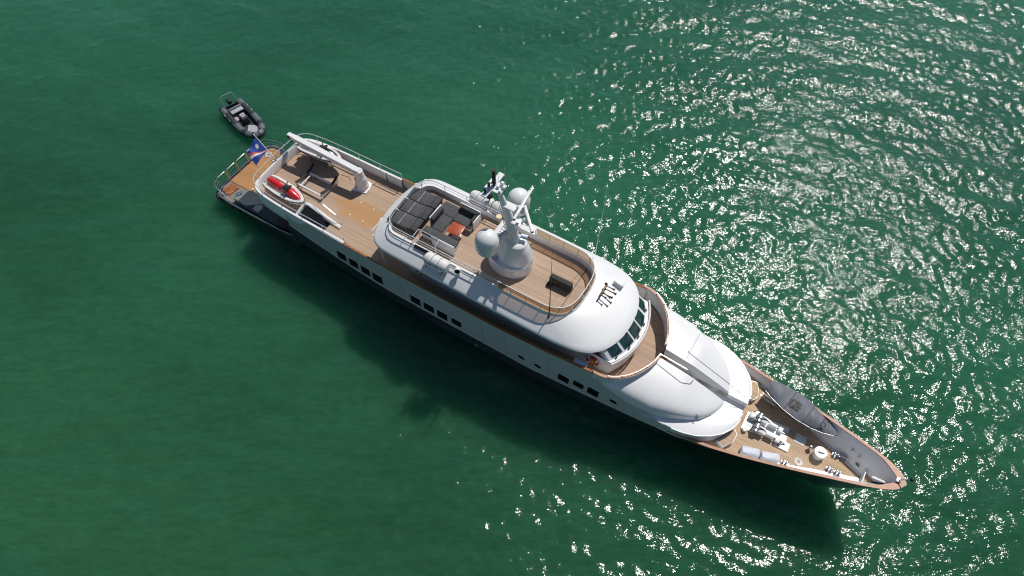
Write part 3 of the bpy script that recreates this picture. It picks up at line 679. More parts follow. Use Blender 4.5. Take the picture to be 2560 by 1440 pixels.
# hull windows and portholes of the main deck, starboard and port
def side_pt(x, z, s, off=0.018): return (x, s * (ys_(x) + off), z)
def rrect(w, h, r, n=4):
    out = []
    for cx, cy, a0 in ((w / 2 - r, h / 2 - r, 0), (-w / 2 + r, h / 2 - r, 90), (-w / 2 + r, -h / 2 + r, 180), (w / 2 - r, -h / 2 + r, 270)):
        for k in range(n + 1): a = R(a0 + 90 * k / n); out.append((cx + r * math.cos(a), cy + r * math.sin(a)))
    return out
WIN = [(12.52, 2.62, .72, .80), (13.44, 2.55, .72, .82), (14.36, 2.47, .72, .82), (15.29, 2.43, .74, .82), (18.12, 2.31, .74, .80), (19.09, 2.31, .74, .80), (20.05, 2.29, .74, .80), (21.06, 2.36, .70, .66), (28.18, 2.70, .68, .72), (29.10, 2.98, .62, .56), (29.98, 3.02, .66, .80)]
for x, z, w, h in WIN:
    b = MB(); b.bm.faces.new([b.bm.verts.new(side_pt(x + u + (v * 0.05), z + v + u * 0.02, -1)) for u, v in rrect(w, h, 0.07)]); b.solid(0.03)
    wo = b.build('window', M['glass'], Y)
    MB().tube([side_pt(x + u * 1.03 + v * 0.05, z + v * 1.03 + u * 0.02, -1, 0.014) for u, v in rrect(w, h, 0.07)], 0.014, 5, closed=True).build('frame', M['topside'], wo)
for x, z in ((25.48, 2.47), (26.54, 2.52), (31.17, 3.22)):
    b = MB(); b.bm.faces.new([b.bm.verts.new(side_pt(x + 0.21 * math.cos(a), z + 0.19 * math.sin(a), -1)) for a in np.linspace(0, 2 * math.pi, 20, endpoint=False)]); b.solid(0.03)
    ph = b.build('porthole', M['glass'], Y)
    MB().tube([side_pt(x + 0.22 * math.cos(a), z + 0.20 * math.sin(a), -1, 0.012) for a in np.linspace(0, 2 * math.pi, 20, endpoint=False)], 0.018, 6, closed=True).build('frame', M['galv'], ph)
MB().box((22.3, -3.0, 0.55), (0.28, 0.06, 0.08), bev=0.02).build('hull_outlet', M['galv'], Y)

for x in (17.2, 22.9, 27.2, 24.4):
    MB().tube([(x, -(ys_(x) + 0.011), z) for z in np.linspace(1.85, 4.2, 8)], 0.006, 4).build('panel_joint', M['galv'], Y)
for x in (9.6, 11.0, 12.4, 14.4):
    MB().cyl((x, din(x) + 0.02, 3.95), (x, din(x) - 0.02, 3.95), 0.05, seg=10).build('scupper', M['black'], Y)
b = MB(); b.tube([(5.32, y, 3.605) for y in np.linspace(-1.8, 1.8, 20)], 0.03, 5); b.build('margin_board', M['varnishsun'], Y)
for y in (-0.55, 0.45):
    MB().box((8.2, y * 4.3, 3.606), (3.0, 0.03, 0.012)).build('deck_joint', M['black'], Y)
MB().box((12.6, 2.25, 3.606), (2.2, 0.03, 0.012)).build('deck_joint', M['black'], Y)
MB().tube([(11.9, 2.72, 3.62), (11.9, 2.75, 4.1), (11.92, 2.8, 4.32)], 0.03, 6).build('crane_stay', M['black'], Y)
# --------------------------------------------------- crane
CX, CY = 10.85, 1.52
cb = MB(); cb.box((CX, CY, 3.64), (0.98, 0.98, 0.08), rot=(0, 0, 0.22), bev=0.03)
crane = cb.build('crane', M['white'], Y)
b = MB(); b.cyl((CX, CY, 3.68), (CX, CY, 4.55), 0.43, 0.37, 32); b.cyl((CX, CY, 4.55), (CX, CY, 4.60), 0.37, 0.34, 32); b.cyl((CX, CY, 4.60), (CX, CY, 5.16), 0.34, 0.25, 32)
b.tube([(CX + 0.41 * math.cos(a), CY + 0.41 * math.sin(a), 3.98) for a in np.linspace(0, 2 * math.pi, 32, endpoint=False)], 0.02, 6, closed=True)
b.build('column', M['white'], crane)
b = MB(); p0, p1 = Vector((CX + 0.12, CY - 0.02, 5.10)), Vector((5.35, 1.42, 5.42)); d = (p0 - p1)
secs = []
for t, hh, ww in ((0, .20, .13), (0.05, .22, .13), (0.10, .24, .16), (0.101, .27, .17), (0.6, .36, .17), (0.97, .42, .17), (1.0, .36, .15)):
    c = p1 + d * t
    secs.append([(c.x, c.y - ww, c.z + 0.14), (c.x, c.y + ww, c.z + 0.14), (c.x, c.y + ww, c.z + 0.14 - hh), (c.x, c.y - ww, c.z + 0.14 - hh)])
b.loft(secs); b.build('boom', M['white'], crane, 30)
b = MB(); b.cyl((5.42, 1.24, 5.36), (5.42, 1.60, 5.36), 0.09, seg=12); b.tube([(5.5, 1.36, 5.25), (5.48, 1.33, 5.0)], 0.02, 5); b.ball((5.48, 1.33, 4.95), 0.06); b.build('hook_block', M['black'], crane)
MB().tube([(9.9, 1.5, 3.62), (9.6, 1.7, 3.615), (9.0, 1.6, 3.615)], 0.012, 5).build('hose', M['black'], crane)

# --------------------------------------------------- mast
def ell(cx, cy, a, b_, z, n=40, tw=1.0): return [(cx + a * math.cos(t), cy + b_ * math.sin(t), z) for t in np.linspace(0, 2 * math.pi, n, endpoint=False)]
mast_base = MB(); mast_base.loft([ell(22.92, 0, 1.30, 1.07, 6.29), ell(22.92, 0, 1.28, 1.05, 6.98), ell(22.94, 0, 1.24, 1.02, 7.06), ell(23.10, 0.05, 1.09, 0.88, 7.09), ell(23.12, 0.05, 1.03, 0.82, 7.25), ell(23.16, 0.03, 0.86, 0.69, 7.75), ell(23.2, 0, 0.66, 0.55, 8.18), ell(23.2, 0, 0.63, 0.53, 8.22), ell(23.2, 0, 0.63, 0.53, 8.32), ell(23.2, 0, 0.58, 0.48, 8.38), ell(23.18, 0, 0.42, 0.33, 8.46)])
mast = mast_base.build('mast', M['white'], Y, 40)
b = MB(); b.face([(23.05 + 1.13 * 0.0, -1.066, 6.45), (23.65, -0.90, 6.45), (23.65, -0.895, 6.85), (23.05, -1.06, 6.85)]); b.solid(0.012); b.build('access_panel', M['offwhite'], mast)
b = MB(); b.loft([ell(23.15, 0, 0.36, 0.28, 8.30, 24), ell(22.95, 0, 0.32, 0.25, 9.3, 24), ell(22.70, 0, 0.26, 0.20, 10.5, 24), ell(22.35, 0, 0.17, 0.13, 11.5, 24), ell(22.10, 0, 0.13, 0.11, 12.0, 24)]); b.build('mast_column', M['white'], mast)
b = MB(); b.box((22.45, 0, 8.86), (0.62, 2.9, 0.30), bev=0.05); arm = b.build('dome_arm', M['white'], mast)
text_mesh('1002770', 0.34, 'number_lettering', M['ink'], arm, Matrix.Translation((22.50, 0.05, 9.016)) @ Matrix.Rotation(R(-90), 4, 'Z'), 0.003, 1.05)
for s in (-1, 1):
    b = MB(); cx, cy = 22.45, 1.54 * s
    b.loft([ell(cx, cy, 0.36, 0.36, 8.86, 28)] + [ell(cx, cy, r_, r_, z, 28) for z, r_ in ((8.90, 0.50), (8.98, 0.56), (9.10, 0.592), (9.70, 0.60))] + [ell(cx, cy, 0.60 * math.cos(a), 0.60 * math.cos(a), 9.70 + 0.60 * math.sin(a), 28) for a in np.linspace(0.12, 1.54, 12)])
    dome = b.build('radome', M['white'], mast, 50)
    MB().tube([(cx + 0.602 * math.cos(a), cy + 0.602 * math.sin(a), 9.70) for a in np.linspace(0, 2 * math.pi, 28, endpoint=False)], 0.008, 5, closed=True).build('seam', M['offwhite'], mast)
b = MB(); b.cyl((22.02, 0.28, 9.0), (22.02, 0.28, 9.30), 0.03, seg=8); b.cyl((22.02, 0.28, 9.28), (22.02, 0.28, 9.36), 0.17, 0.15, 24); b.build('satellite_antenna', M['cream'], mast)
b = MB(); b.box((22.98, 0.0, 11.02), (0.95, 0.42, 0.06), bev=0.02); b.build('radar_platform', M['white'], mast)
b = MB(); b.box((23.1, 0.0, 10.0), (0.9, 0.40, 0.06), bev=0.02); b.build('radar_platform', M['white'], mast)
def scanner(p0, p1, zc):
    p0, p1 = Vector(p0), Vector(p1); c = (p0 + p1) / 2
    q_ = MB(); q_.cyl((c.x, c.y, zc), (c.x, c.y, c.z - 0.08), 0.14, 0.11, 20); q_.ball((c.x - 0.1, c.y, zc + 0.16), 0.16, sx=1.5)
    o = q_.build('radar_scanner', M['white'], mast)
    dv = (p1 - p0); ang = math.atan2(dv.y, dv.x)
    MB().box(tuple(c), (dv.length, 0.15, 0.14), rot=(0, 0, ang), bev=0.03).build('scanner_bar', M['white'], o)
    e = p1 if p1.y < p0.y else p0
    MB().box(tuple(e), (0.02, 0.13, 0.12), rot=(0, 0, ang)).build('end_cap', M['black'], o)
scanner((23.45, 0.98, 11.55), (23.67, -0.96, 11.55), 11.05)
scanner((23.23, 0.82, 10.42), (24.39, -0.40, 10.42), 10.03)
b = MB(); b.loft([[(21.75, y, 11.98), (22.05, y, 11.98), (22.05, y, 12.06), (21.75, y, 12.06)] for y in (-0.86, -0.5, 0.0, 0.5, 0.84)]); b.loft([[(21.6, -0.3, 11.90), (22.5, -0.3, 11.90), (22.5, 0.34, 11.90), (21.6, 0.34, 11.90)], [(21.6, -0.3, 11.98), (22.5, -0.3, 11.98), (22.5, 0.34, 11.98), (21.6, 0.34, 11.98)]])
b.build('crosstree', M['white'], mast)
for x, y, z, r_ in ((22.28, 0.26, 12.06, 0.11), (22.45, 0.10, 12.0, 0.10), (22.2, 0.0, 12.02, 0.09), (22.42, -0.2, 12.0, 0.08)):
    MB().ball((x, y, z + 0.06), r_, sz=0.8, seg=14).build('gps_antenna', M['white'], mast)
b = MB()
for k in range(5): b.cyl((21.98, 0, 12.06 + 0.215 * k), (21.98, 0, 12.20 + 0.215 * k), 0.075, 0.085, 14); b.cyl((21.98, 0, 12.20 + 0.215 * k), (21.98, 0, 12.275 + 0.215 * k), 0.10, 0.10, 14)
b.build('light_stack', M['black'], mast)
for x, y in ((21.82, 0.2), (21.8, -0.2), (21.86, -0.62)):
    MB().box((x, y, 12.2), (0.12, 0.10, 0.26), bev=0.02).build('navigation_light', M['black'], mast)
for x, y in ((22.0, 0.36), (22.46, 0.28)):
    MB().tube([(x, y, 12.0), (x - 0.06, y + 0.02, 13.2)], 0.010, 5).build('aerial', M['white'], mast)
b = MB(); b.cyl((23.40, 0.18, 8.78), (23.72, 0.30, 8.70), 0.12, 0.13, 16); b.tube([(23.2, 0.1, 8.55), (23.45, 0.2, 8.7)], 0.03, 6); b.build('floodlight', M['paleblue'], mast)
b = MB()
for k in range(4): b.box((22.2 + 0.1 * k, -0.66, 7.12), (0.04, 0.4, 0.03))
b.build('louvre', M['galv'], mast)

# whip antennas, horns, hatch, searchlight
b = MB(); b.tube([(26.72, 2.62, 6.55), (26.70, 2.66, 7.3), (26.66, 2.8, 9.4), (26.60, 2.95, 12.0)], [0.018, 0.016, 0.011, 0.005], 6); b.build('whip_antenna', M['galv'], Y)
b = MB(); b.box((26.5, -2.12, 6.62), (0.12, 0.12, 0.14), bev=0.02); b.tube([(26.5, -2.12, 6.6), (26.5, -2.10, 7.5), (26.42, -2.05, 9.4), (26.3, -1.95, 12.2)], [0.035, 0.03, 0.018, 0.006], 6); b.build('whip_antenna', M['bronze'], Y)
hb = MB(); hb.box((28.20, 0.62, 6.86), (0.10, 0.95, 0.10), bev=0.02); hb.box((28.22, 0.60, 6.72), (0.06, 0.06, 0.3)); hb.box((28.22, 0.9, 6.72), (0.06, 0.06, 0.3)); hb.ball((28.15, 1.02, 6.92), 0.08)
horn = hb.build('air_horn', M['bronze'], Y)
for y, l in ((0.92, 0.50), (0.72, 0.68), (0.42, 0.62), (0.25, 0.34)):
    b = MB(); b.loft([[(28.22 + u * l, y + r_ * math.cos(a), 6.92 + r_ * math.sin(a)) for a in np.linspace(0, 2 * math.pi, 14, endpoint=False)] for u, r_ in ((0, .028), (0.6, .030), (0.85, .042), (1.0, .082))], True, True, True); b.build('trumpet', M['bronze'], horn)
MB().box((28.66, 1.70, 6.62), (0.56, 0.40, 0.12), rot=(-0.10, 0.14, -0.05), bev=0.02).build('roof_hatch', M['white'], Y)
b = MB(); b.cyl((21.03, -2.32, 6.5), (21.03, -2.32, 6.72), 0.09, seg=12); b.cyl((20.95, -2.25, 6.86), (21.05, -2.42, 6.90), 0.16, 0.17, 20); sl = b.build('searchlight', M['white'], Y)
MB().cyl((21.03, -2.40, 6.895), (21.056, -2.445, 6.905), 0.15, 0.15, 6).build('lens', M['glossblack'], sl)

# --------------------------------------------------- foredeck fittings
b = MB(); b.prism([(37.55, -0.72), (37.55, 0.36), (37.9, 0.42), (39.75, 0.62), (39.82, -0.12), (39.85, -0.22)], 2.75, 2.83); b.prism([(39.3, -0.70), (39.62, -0.20), (40.08, -0.22), (40.08, -0.68)], 2.75, 2.82)
wl = b.build('anchor_windlass', M['white'], Y)
for s, x in ((1, 38.2), (-1, 38.25)):
    y = 0.0 + 0.30 * s - 0.12
    b = MB(); b.box((x + 0.15, y, 3.02), (0.55, 0.38, 0.36), bev=0.07); b.cyl((x + 0.5, y, 3.02), (x + 0.95, y, 3.02), 0.15, 0.13, 16); b.box((x + 1.15, y, 2.95), (0.25, 0.30, 0.22), bev=0.04); b.build('gearbox', M['white'], wl)
    b = MB(); b.cyl((x - 0.02, y - 0.25, 3.08), (x - 0.02, y + 0.25, 3.08), 0.16, 0.16, 18); b.cyl((x - 0.02, y - 0.06, 3.08), (x - 0.02, y + 0.06, 3.08), 0.24, 0.24, 18); b.build('gypsy', M['galv'], wl)
    b = MB(); b.tube(smooth_path([(x - 0.1, y, 3.30), (x + 0.25, y + 0.03, 3.24), (x + 0.7, y, 3.02), (x + 1.25, y + 0.03, 2.96), (x + 1.6, y, 2.85)], 5), 0.035, 6); b.build('chain', M['black'], wl)
b = MB(); b.box((37.85, 0.15, 2.98), (0.36, 0.36, 0.34), bev=0.05); b.cyl((38.0, 0.42, 2.83), (38.0, 0.42, 3.05), 0.12, seg=14); b.build('control_box', M['white'], wl)
for yy in (0.30, -0.15):
    b = MB(); b.tube(smooth_path([(37.75, yy, 3.1), (37.95, yy + 0.12, 3.32), (38.2, yy, 3.28), (38.3, yy - 0.15, 3.1)], 5), 0.018, 5); b.build('hose', M['black'], wl)
MB().cyl((37.75, -0.70, 2.78), (37.75, -0.70, 2.95), 0.13, 0.13, 14).build('foot_switch', M['offwhite'], wl)
MB().cyl((39.55, -0.52, 2.82), (39.55, -0.52, 2.95), 0.09, 0.09, 14).build('chain_pipe', M['black'], wl)
MB().box((39.86, -0.47, 2.83), (0.26, 0.05, 0.02)).build('slot', M['galv'], wl)
dr = MB(); dr.cyl((41.48, 0.0, 2.75), (41.48, 0.0, 3.16), 0.285, 0.285, 32)
drum = dr.build('deck_drum', M['white'], Y)
b = MB(); b.cyl((41.48, 0, 3.16), (41.48, 0, 3.22), 0.32, 0.31, 32); b.box((41.78, 0.08, 3.19), (0.10, 0.16, 0.05), bev=0.01); b.build('lid', M['white'], drum)
MB().tube(round_path([(41.38, -0.03, 3.22), (41.40, -0.03, 3.28), (41.62, 0.02, 3.28), (41.64, 0.02, 3.22)], 0.04), 0.035, 6).build('handle', M['white'], drum)
for x, y in ((42.26, 0.45), (42.66, 0.50), (42.22, -0.43), (42.62, -0.40), (40.15, -1.30)):
    b = MB(); b.cyl((x, y, 2.75), (x, y, 2.79), 0.15, seg=16); b.cyl((x - 0.08, y, 2.79), (x - 0.08, y, 2.98), 0.055, 0.06, 12); b.cyl((x + 0.08, y, 2.79), (x + 0.08, y, 2.98), 0.055, 0.06, 12); b.ball((x - 0.08, y, 2.99), 0.075, sz=0.6, seg=12); b.ball((x + 0.08, y, 2.99), 0.075, sz=0.6, seg=12)
    b.tube([(x - 0.19, y, 2.9), (x + 0.19, y, 2.9)], 0.025, 6); b.build('bollard', M['steel'], Y)
b = MB(); b.cyl((41.0, 0.10, 2.75), (41.0, 0.10, 2.98), 0.05, seg=10); b.ball((41.0, 0.10, 3.02), 0.13, sz=0.7); b.build('mushroom_vent', M['steel'], Y)
for x, y in ((42.75, 0.78), (43.15, 0.62)):
    MB().ball((x, y, 3.45), 0.06, seg=10).build('bulwark_light', M['steel'], Y)
MB().box((43.30, 0.38, 3.05), (0.22, 0.05, 0.14), rot=(0.3, 0, -0.45), bev=0.02).build('fairlead', M['lens'], Y)

def coil(x, y, z, r, n, name='rope_coil', mat='offwhite'):
    b = MB(); b.tube([(x + (r * (0.35 + 0.65 * k / (n * 12))) * math.cos(k * math.pi / 6), y + (r * (0.35 + 0.65 * k / (n * 12))) * math.sin(k * math.pi / 6), z + 0.018) for k in range(n * 12 + 1)], 0.018, 5)
    return b.build(name, M[mat], Y)
coil(1.45, 1.9, 0.975, 0.26, 5); coil(40.75, -0.85, 2.75, 0.22, 5)
for (xa, ya, za), (xb, yb, zb_) in (((22.2, 0.1, 12.0), (23.0, 0.25, 9.2)), ((22.0, -0.1, 12.0), (22.75, -0.26, 9.2)), ((22.02, 0.7, 12.0), (22.4, 0.2, 11.4))):
    MB().tube([(xa, ya, za), ((xa + xb) / 2 + .08, (ya + yb) / 2, (za + zb_) / 2), (xb, yb, zb_)], 0.012, 5).build('cable', M['black'], mast)
for y in (-1.0, 1.0):
    MB().cyl((22.45, y, 9.01), (22.45, y, 9.05), 0.06, seg=10).build('bolt', M['galv'], mast)
MB().box((40.45, 0.35, 2.76), (0.55, 0.55, 0.03), bev=0.01).build('deck_hatch', M['offwhite'], Y)
for x in (38.6, 40.0): MB().cyl((x, 1.0, 2.75), (x, 1.0, 2.765), 0.05, seg=10).build('deck_socket', M['steel'], Y)
# --------------------------------------------------- ensign staff
MB().tube([(5.10, 0, 4.30), (3.90, 0.0, 5.86)], [0.035, 0.026], 8).build('flag_staff', M['white'], Y)
MB().ball((3.88, 0, 5.88), 0.05, seg=10).build('staff_truck', M['white'], Y)
b = MB(); b.box((5.14, 0, 4.33), (0.2, 0.16, 0.08), bev=0.02); b.box((5.05, -0.22, 4.33), (0.16, 0.14, 0.10), bev=0.03); b.build('staff_socket', M['galv'], Y)

# ================================================================== things on the yacht
# ensign
fl = thing('flag', 'blue flag with white star and orange and white rays flying from the stern staff', 'flag', (4.5, 0, 5.1))
b = MB(); NU, NV = 120, 84
t_, r_, le_, lo_ = Vector((3.97, -0.03, 5.72)), Vector((4.62, -0.03, 4.90)), Vector((3.98, -1.02, 5.20)), Vector((4.72, -1.22, 4.68))
org = Vector((4.5, 0, 5.1)); grid = []
for i in range(NU + 1):
    u = i / NU; row = []
    for j in range(NV + 1):
        v = j / NV
        p = (t_ * (1 - u) + le_ * u) * (1 - v) + (r_ * (1 - u) + lo_ * u) * v
        p = p + Vector((0.25, 0.1, 0.55)).normalized() * (0.07 * math.sin(u * 9 + v * 2.5) * u ** 0.6)
        row.append(b.bm.verts.new(p - org))
    grid.append(row)
for i in range(NU):
    for j in range(NV):
        f = b.bm.faces.new([grid[i][j], grid[i + 1][j], grid[i + 1][j + 1], grid[i][j + 1]])
        u, v = (i + 0.5) / NU * 1.5, (j + 0.5) / NV       # v=0 top
        mi = 0
        # rays from lower hoist to upper fly
        cen = 1 - u / 1.5 * 0.70; wd_ = 0.17 * u / 1.5 + 0.015
        if cen - wd_ < v <= cen: mi = 1
        elif cen < v < cen + wd_: mi = 2
        dx, dy = u - 0.42, v - 0.36; rr = math.hypot(dx, dy); a = math.atan2(dy, dx)
        if rr < 0.115 + 0.06 * abs(math.cos(6 * a)) ** 4: mi = 2
        f.material_index = mi
fm = b.build('cloth', None, fl, 80, mats=[M['blue'], M['orange'], M['flagwhite']])

# personal watercraft
def jetski(label, loc, rz, seatm, hoodm, chock_h):
    t = thing('jet_ski', label, 'jet ski', loc, rz, 'jet skis on the boat deck')
    bw = interp([(-1.55, .46), (-1.2, .56), (-0.3, .60), (0.4, .57), (0.9, .46), (1.25, .31), (1.48, .16), (1.6, .02)])
    xs = list(np.linspace(-1.55, 1.2, 18)) + [1.35, 1.48, 1.55, 1.6]
    b = MB(); b.loft([[(x, -bw(x), .42), (x, -bw(x) * .86, .20), (x, 0, .02 + max(0, x - .8) * .32), (x, bw(x) * .86, .20), (x, bw(x), .42)] for x in xs], closed=False); b.face([(-1.55, -.46, .42), (-1.55, -.40, .2), (-1.55, 0, .02), (-1.55, .40, .2), (-1.55, .46, .42)]); b.build('hull', M['white'], t)
    b = MB(); secs = []
    for x in xs:
        w_ = bw(x); zf = .41 + .10 * min(1, max(0, (x - 0.1) / .5)); zc = .46 + 0.12 * min(1, max(0, (x + .2) / .8)) * (1 - max(0, x - 1.2) / .5)
        secs.append([(x, s_ * w_ * k, z) for s_, k, z in ((-1, 1, .42), (-1, .96, .52), (-1, .70, .54), (-1, .62, zf), (-1, .46, zf), (-1, .38, zc), (1, .38, zc), (1, .46, zf), (1, .62, zf), (1, .70, .54), (1, .96, .52), (1, 1, .42))])
    b.loft(secs, closed=False); b.face(secs[0]); b.build('deck', M['offwhite'], t, 50)
    for s_ in (-1, 1): MB().tube([(x, s_ * (bw(x) + .005), .42) for x in xs], 0.028, 6).build('bumper', M['black'], t)
    b = MB(); secs = []
    for x, w_, h in ((-1.48, .10, .66), (-1.40, .19, .76), (-1.1, .23, .83), (-.7, .23, .82), (-.48, .21, .77), (-.3, .21, .80), (0.0, .20, .80), (.18, .17, .74)):
        secs.append([(x, w_ * math.cos(a) * (1.15 if math.sin(a) < 0.3 else 1), .45 + (h - .45) * max(0, math.sin(a)) ** .6) for a in np.linspace(0, math.pi, 11)] )
    b.loft(secs, closed=True); b.build('seat', seatm, t, 50)
    b = MB(); secs = []
    for x, w_, h in ((.30, .24, .90), (.50, .27, .92), (.75, .27, .84), (1.0, .22, .74), (1.25, .13, .62), (1.36, .05, .56)):
        secs.append([(x, w_ * math.cos(a) , .48 + (h - .48) * max(0, math.sin(a)) ** .7) for a in np.linspace(0, math.pi, 11)])
    b.loft(secs, closed=True); b.build('hood', hoodm, t, 45)
    b = MB(); b.box((.24, 0, .90), (.46, .36, .22), rot=(0, -.25, 0), bev=.06); b.box((.44, 0, 1.0), (.05, .34, .18), rot=(0, -.7, 0), bev=.015); b.tube([(.02, -.40, .98), (.14, -.2, 1.02), (.2, 0, 1.0), (.14, .2, 1.02), (.02, .40, .98)], .036, 8); b.box((.42, .24, .95), (.12, .08, .10), bev=.02); b.box((.42, -.24, .95), (.12, .08, .10), bev=.02); b.build('handlebar', M['black'], t)
    MB().box((-1.62, 0, .22), (.16, .26, .16), bev=.03).build('jet_nozzle', M['black'], t)
    b = MB()
    for x in (-.85, .65):
        b.box((x, 0, -chock_h / 2 + .03), (.10, .75, chock_h), bev=.015)
        for s_ in (-1, 1): b.box((x, s_ * .34, .12), (.10, .08, .22), rot=(s_ * -.35, 0, 0), bev=.01)
    b.box((-.1, 0, -chock_h + .06), (1.7, .10, .08)); b.build('chock', M['galv'], t)
    return t
jetski('white jet ski with red seat and red hood on starboard side of the aft deck', (7.35, -1.63, 3.80), -0.07, M['red'], M['red'], .17)
jetski('white jet ski with grey seat and black hood, partly under the crane boom', (7.40, 1.87, 4.16), 0.08, M['ribpad'], M['glossblack'], .53)

# tender cradle
cr = thing('boat_cradle', 'empty white tubular boat cradle with black padded chocks on the aft deck', 'cradle', (8.4, 0.1, 3.6))
b = MB()
for y in (0.40, -0.72): b.tube([(-1.0, y, .28), (1.0, y, .28)], .07, 10)
for x in (-.82, .92): b.tube([(x, -.75, .28), (x, .45, .28)], .045, 10)
for x in (-.82, .92):
    for y in (-.7, .4): b.tube([(x, y, .28), (x, y, .0)], .04, 8)
b.build('frame', M['white'], cr)
for x, ya, yb in ((-1.05, -.82, .96), (.92, -.72, .88)):
    P_ = [(ya, .50), (ya + .12, .46), (ya + .45, .36), ((ya + yb) / 2, .32), (yb - .45, .38), (yb - .12, .52), (yb, .58)]
    b = MB(); b.loft([[(x - .035, y, .12), (x + .035, y, .12), (x + .035, y, h), (x - .035, y, h)] for y, h in P_]); b.build('chock', M['galv'], cr)
    b = MB(); b.loft([[(x - .075, y, h), (x + .075, y, h), (x + .075, y, h + .07), (x - .075, y, h + .07)] for y, h in P_]); b.build('pad', M['black'], cr)

# liferafts
def raft(label, loc):
    t = thing('life_raft', label, 'life raft', loc, 0, 'life raft canisters on the roof edge'); t.scale = (1.08,) * 3
    b = MB(); sg = 24
    prof_ = [(-.68, .10), (-.66, .24), (-.58, .31), (-.40, .335), (-.39, .345), (-.30, .345), (-.29, .335), (-.05, .335), (-.04, .35), (.04, .35), (.05, .335), (.29, .335), (.30, .345), (.39, .345), (.40, .335), (.58, .31), (.66, .24), (.68, .10)]
    b.loft([[(x, r_ * math.cos(a), .36 + r_ * math.sin(a)) for a in np.linspace(0, 2 * math.pi, sg, endpoint=False)] for x, r_ in prof_]); b.build('canister', M['offwhite'], t, 35)
    b = MB()
    for x in (-.45, .45): b.box((x, 0, .03), (.08, .70, .06)); b.tube([(x, -.36, .03), (x, -.38, .35)], .025, 6); b.tube([(x, .36, .03), (x, .38, .35)], .025, 6)
    b.tube([(-.5, -.39, .33), (.5, -.39, .33)], .025, 6); b.build('cradle', M['steel'], t)
    for x in (-.2, .2): MB().tube([(x, .35 * math.cos(a), .36 + .35 * math.sin(a)) for a in np.linspace(0, 2 * math.pi, 24, endpoint=False)], .016, 5, closed=True).build('strap', M['galv'], t)
    MB().box((0, -.30, .50), (.55, .02, .16), rot=(-.45, 0, 0), bev=.005).build('placard', M['paleblue'], t)
    return t
t = raft('white life raft canister on the near roof edge in front of the searchlight', (19.72, -2.50, 6.38)); t.rotation_euler = (R(-10), 0, YAW)
raft('white life raft canister on the far roof edge, aft one of two', (19.45, 2.48, 6.38))
raft('white life raft canister on the far roof edge beside the mast, forward of two', (20.95, 2.46, 6.38))
# fixed black lamp beside the far rafts
b = MB(); b.ball((20.0, 2.42, 7.55), 0.20, sx=1.1, sz=1.1, seg=16); b.cyl((20.0, 2.42, 6.4), (20.0, 2.42, 7.4), .04, seg=8); tag(b.build('deck_floodlight', M['black'], Y), None)

# sun pads (loose mattresses) on the sun deck
SUNB = MB(); SUNB.prism([(16.0, -1.38), (15.92, 0), (15.95, 1.34), (17.45, 1.34), (17.45, -1.38)], 6.30, 6.58); SUNB.build('sun_bed_plinth', M['cushion2'], Y)
def sunpad(label, y0, y1, xa, skew=0.0):
    t = thing('sun_pad', label, 'sun pad', (16.6, (y0 + y1) / 2, 6.585), skew, 'sun pads behind the sofa')
    w_ = y1 - y0 - .018
    b = MB(); b.box((-.24, 0, .08), (1.16, w_, .15), bev=.02, seg=2); b.build('mattress', M['cushion'], t)
    MB().box((-.27, 0, .158), (.03, w_ * .96, .012)).build('piping', M['galv'], t)
    MB().box((.42, 0, .13), (.16, w_, .16), bev=.06, seg=3).build('headrest', M['cushion'], t)
    MB().box((.72, 0, .15), (.38, w_, .22), rot=(0, .10, 0), bev=.04, seg=3).build('bolster', M['cushion2'], t)
    MB().box((-.95, 0, .06), (.20, w_ * .94, .11), rot=(0, -.12, 0), bev=.035, seg=3).build('foot_flap', M['cushion2'], t)
    return t
sunpad('charcoal sun pad next to the far rail, leftmost of the three', .46, 1.38, 15.8, .04)
sunpad('charcoal sun pad lying between the other two sun pads', -.48, .44, 15.8, .04)
sunpad('charcoal sun pad next to the near stainless rail, nearest the boarding gate', -1.42, -.50, 15.9, .04)
# sofa group
sf = thing('corner_sofa', 'large charcoal U-shaped corner sofa with white backs round the red table', 'sofa', (18.8, .2, 6.3))
b = MB()
for x0, x1, y0, y1 in ((-.66, -.04, -.80, .34), (-.98, -.02, .30, 1.08), (-.02, 1.14, .26, 1.10), (-.98, 1.16, -1.38, -.88)): b.box(((x0 + x1) / 2, (y0 + y1) / 2, .18), (x1 - x0, y1 - y0, .36), bev=.02)
b.build('base', M['white'], sf)
for x0, x1, y0, y1 in ((-.70, .0, -.84, .29), (-1.06, .0, .30, 1.14), (.01, 1.19, .20, .92), (-1.02, 1.20, -1.36, -.85)):
    MB().box(((x0 + x1) / 2, (y0 + y1) / 2, .42), (x1 - x0, y1 - y0, .14), bev=.035, seg=3).build('seat_cushion', M['cushion'], sf)
for c, s_ in (((-.80, -.08, .64), (.20, 1.02, .46)), ((.60, 1.06, .64), (1.16, .20, .42)), ((.10, -1.40, .58), (2.1, .14, .32)), ((1.10, .72, .62), (.15, .52, .36))):
    MB().box(c, s_, bev=.06, seg=3).build('back_cushion', M['cushion2'], sf)
for c, s_ in (((-.94, -.04, .46), (.06, 1.14, .92)), ((.60, 1.20, .46), (1.34, .07, .92)), ((.55, -1.51, .40), (1.5, .07, .80)), ((1.24, .82, .40), (.06, .74, .70))):
    MB().box(c, s_, bev=.02).build('backrest', M['white'], sf)
tb = thing('low_table', 'square red varnished table standing inside the corner sofa', 'table', (19.43, -.12, 6.3))
b = MB(); b.box((0, 0, .63), (.80, .78, .045), rot=(0, 0, .03), bev=.012); b.build('table_top', M['table'], tb)
b = MB(); b.cyl((0, 0, 0), (0, 0, .60), .06, seg=14); b.box((0, 0, .03), (.42, .42, .06), bev=.02); b.build('pedestal', M['white'], tb)
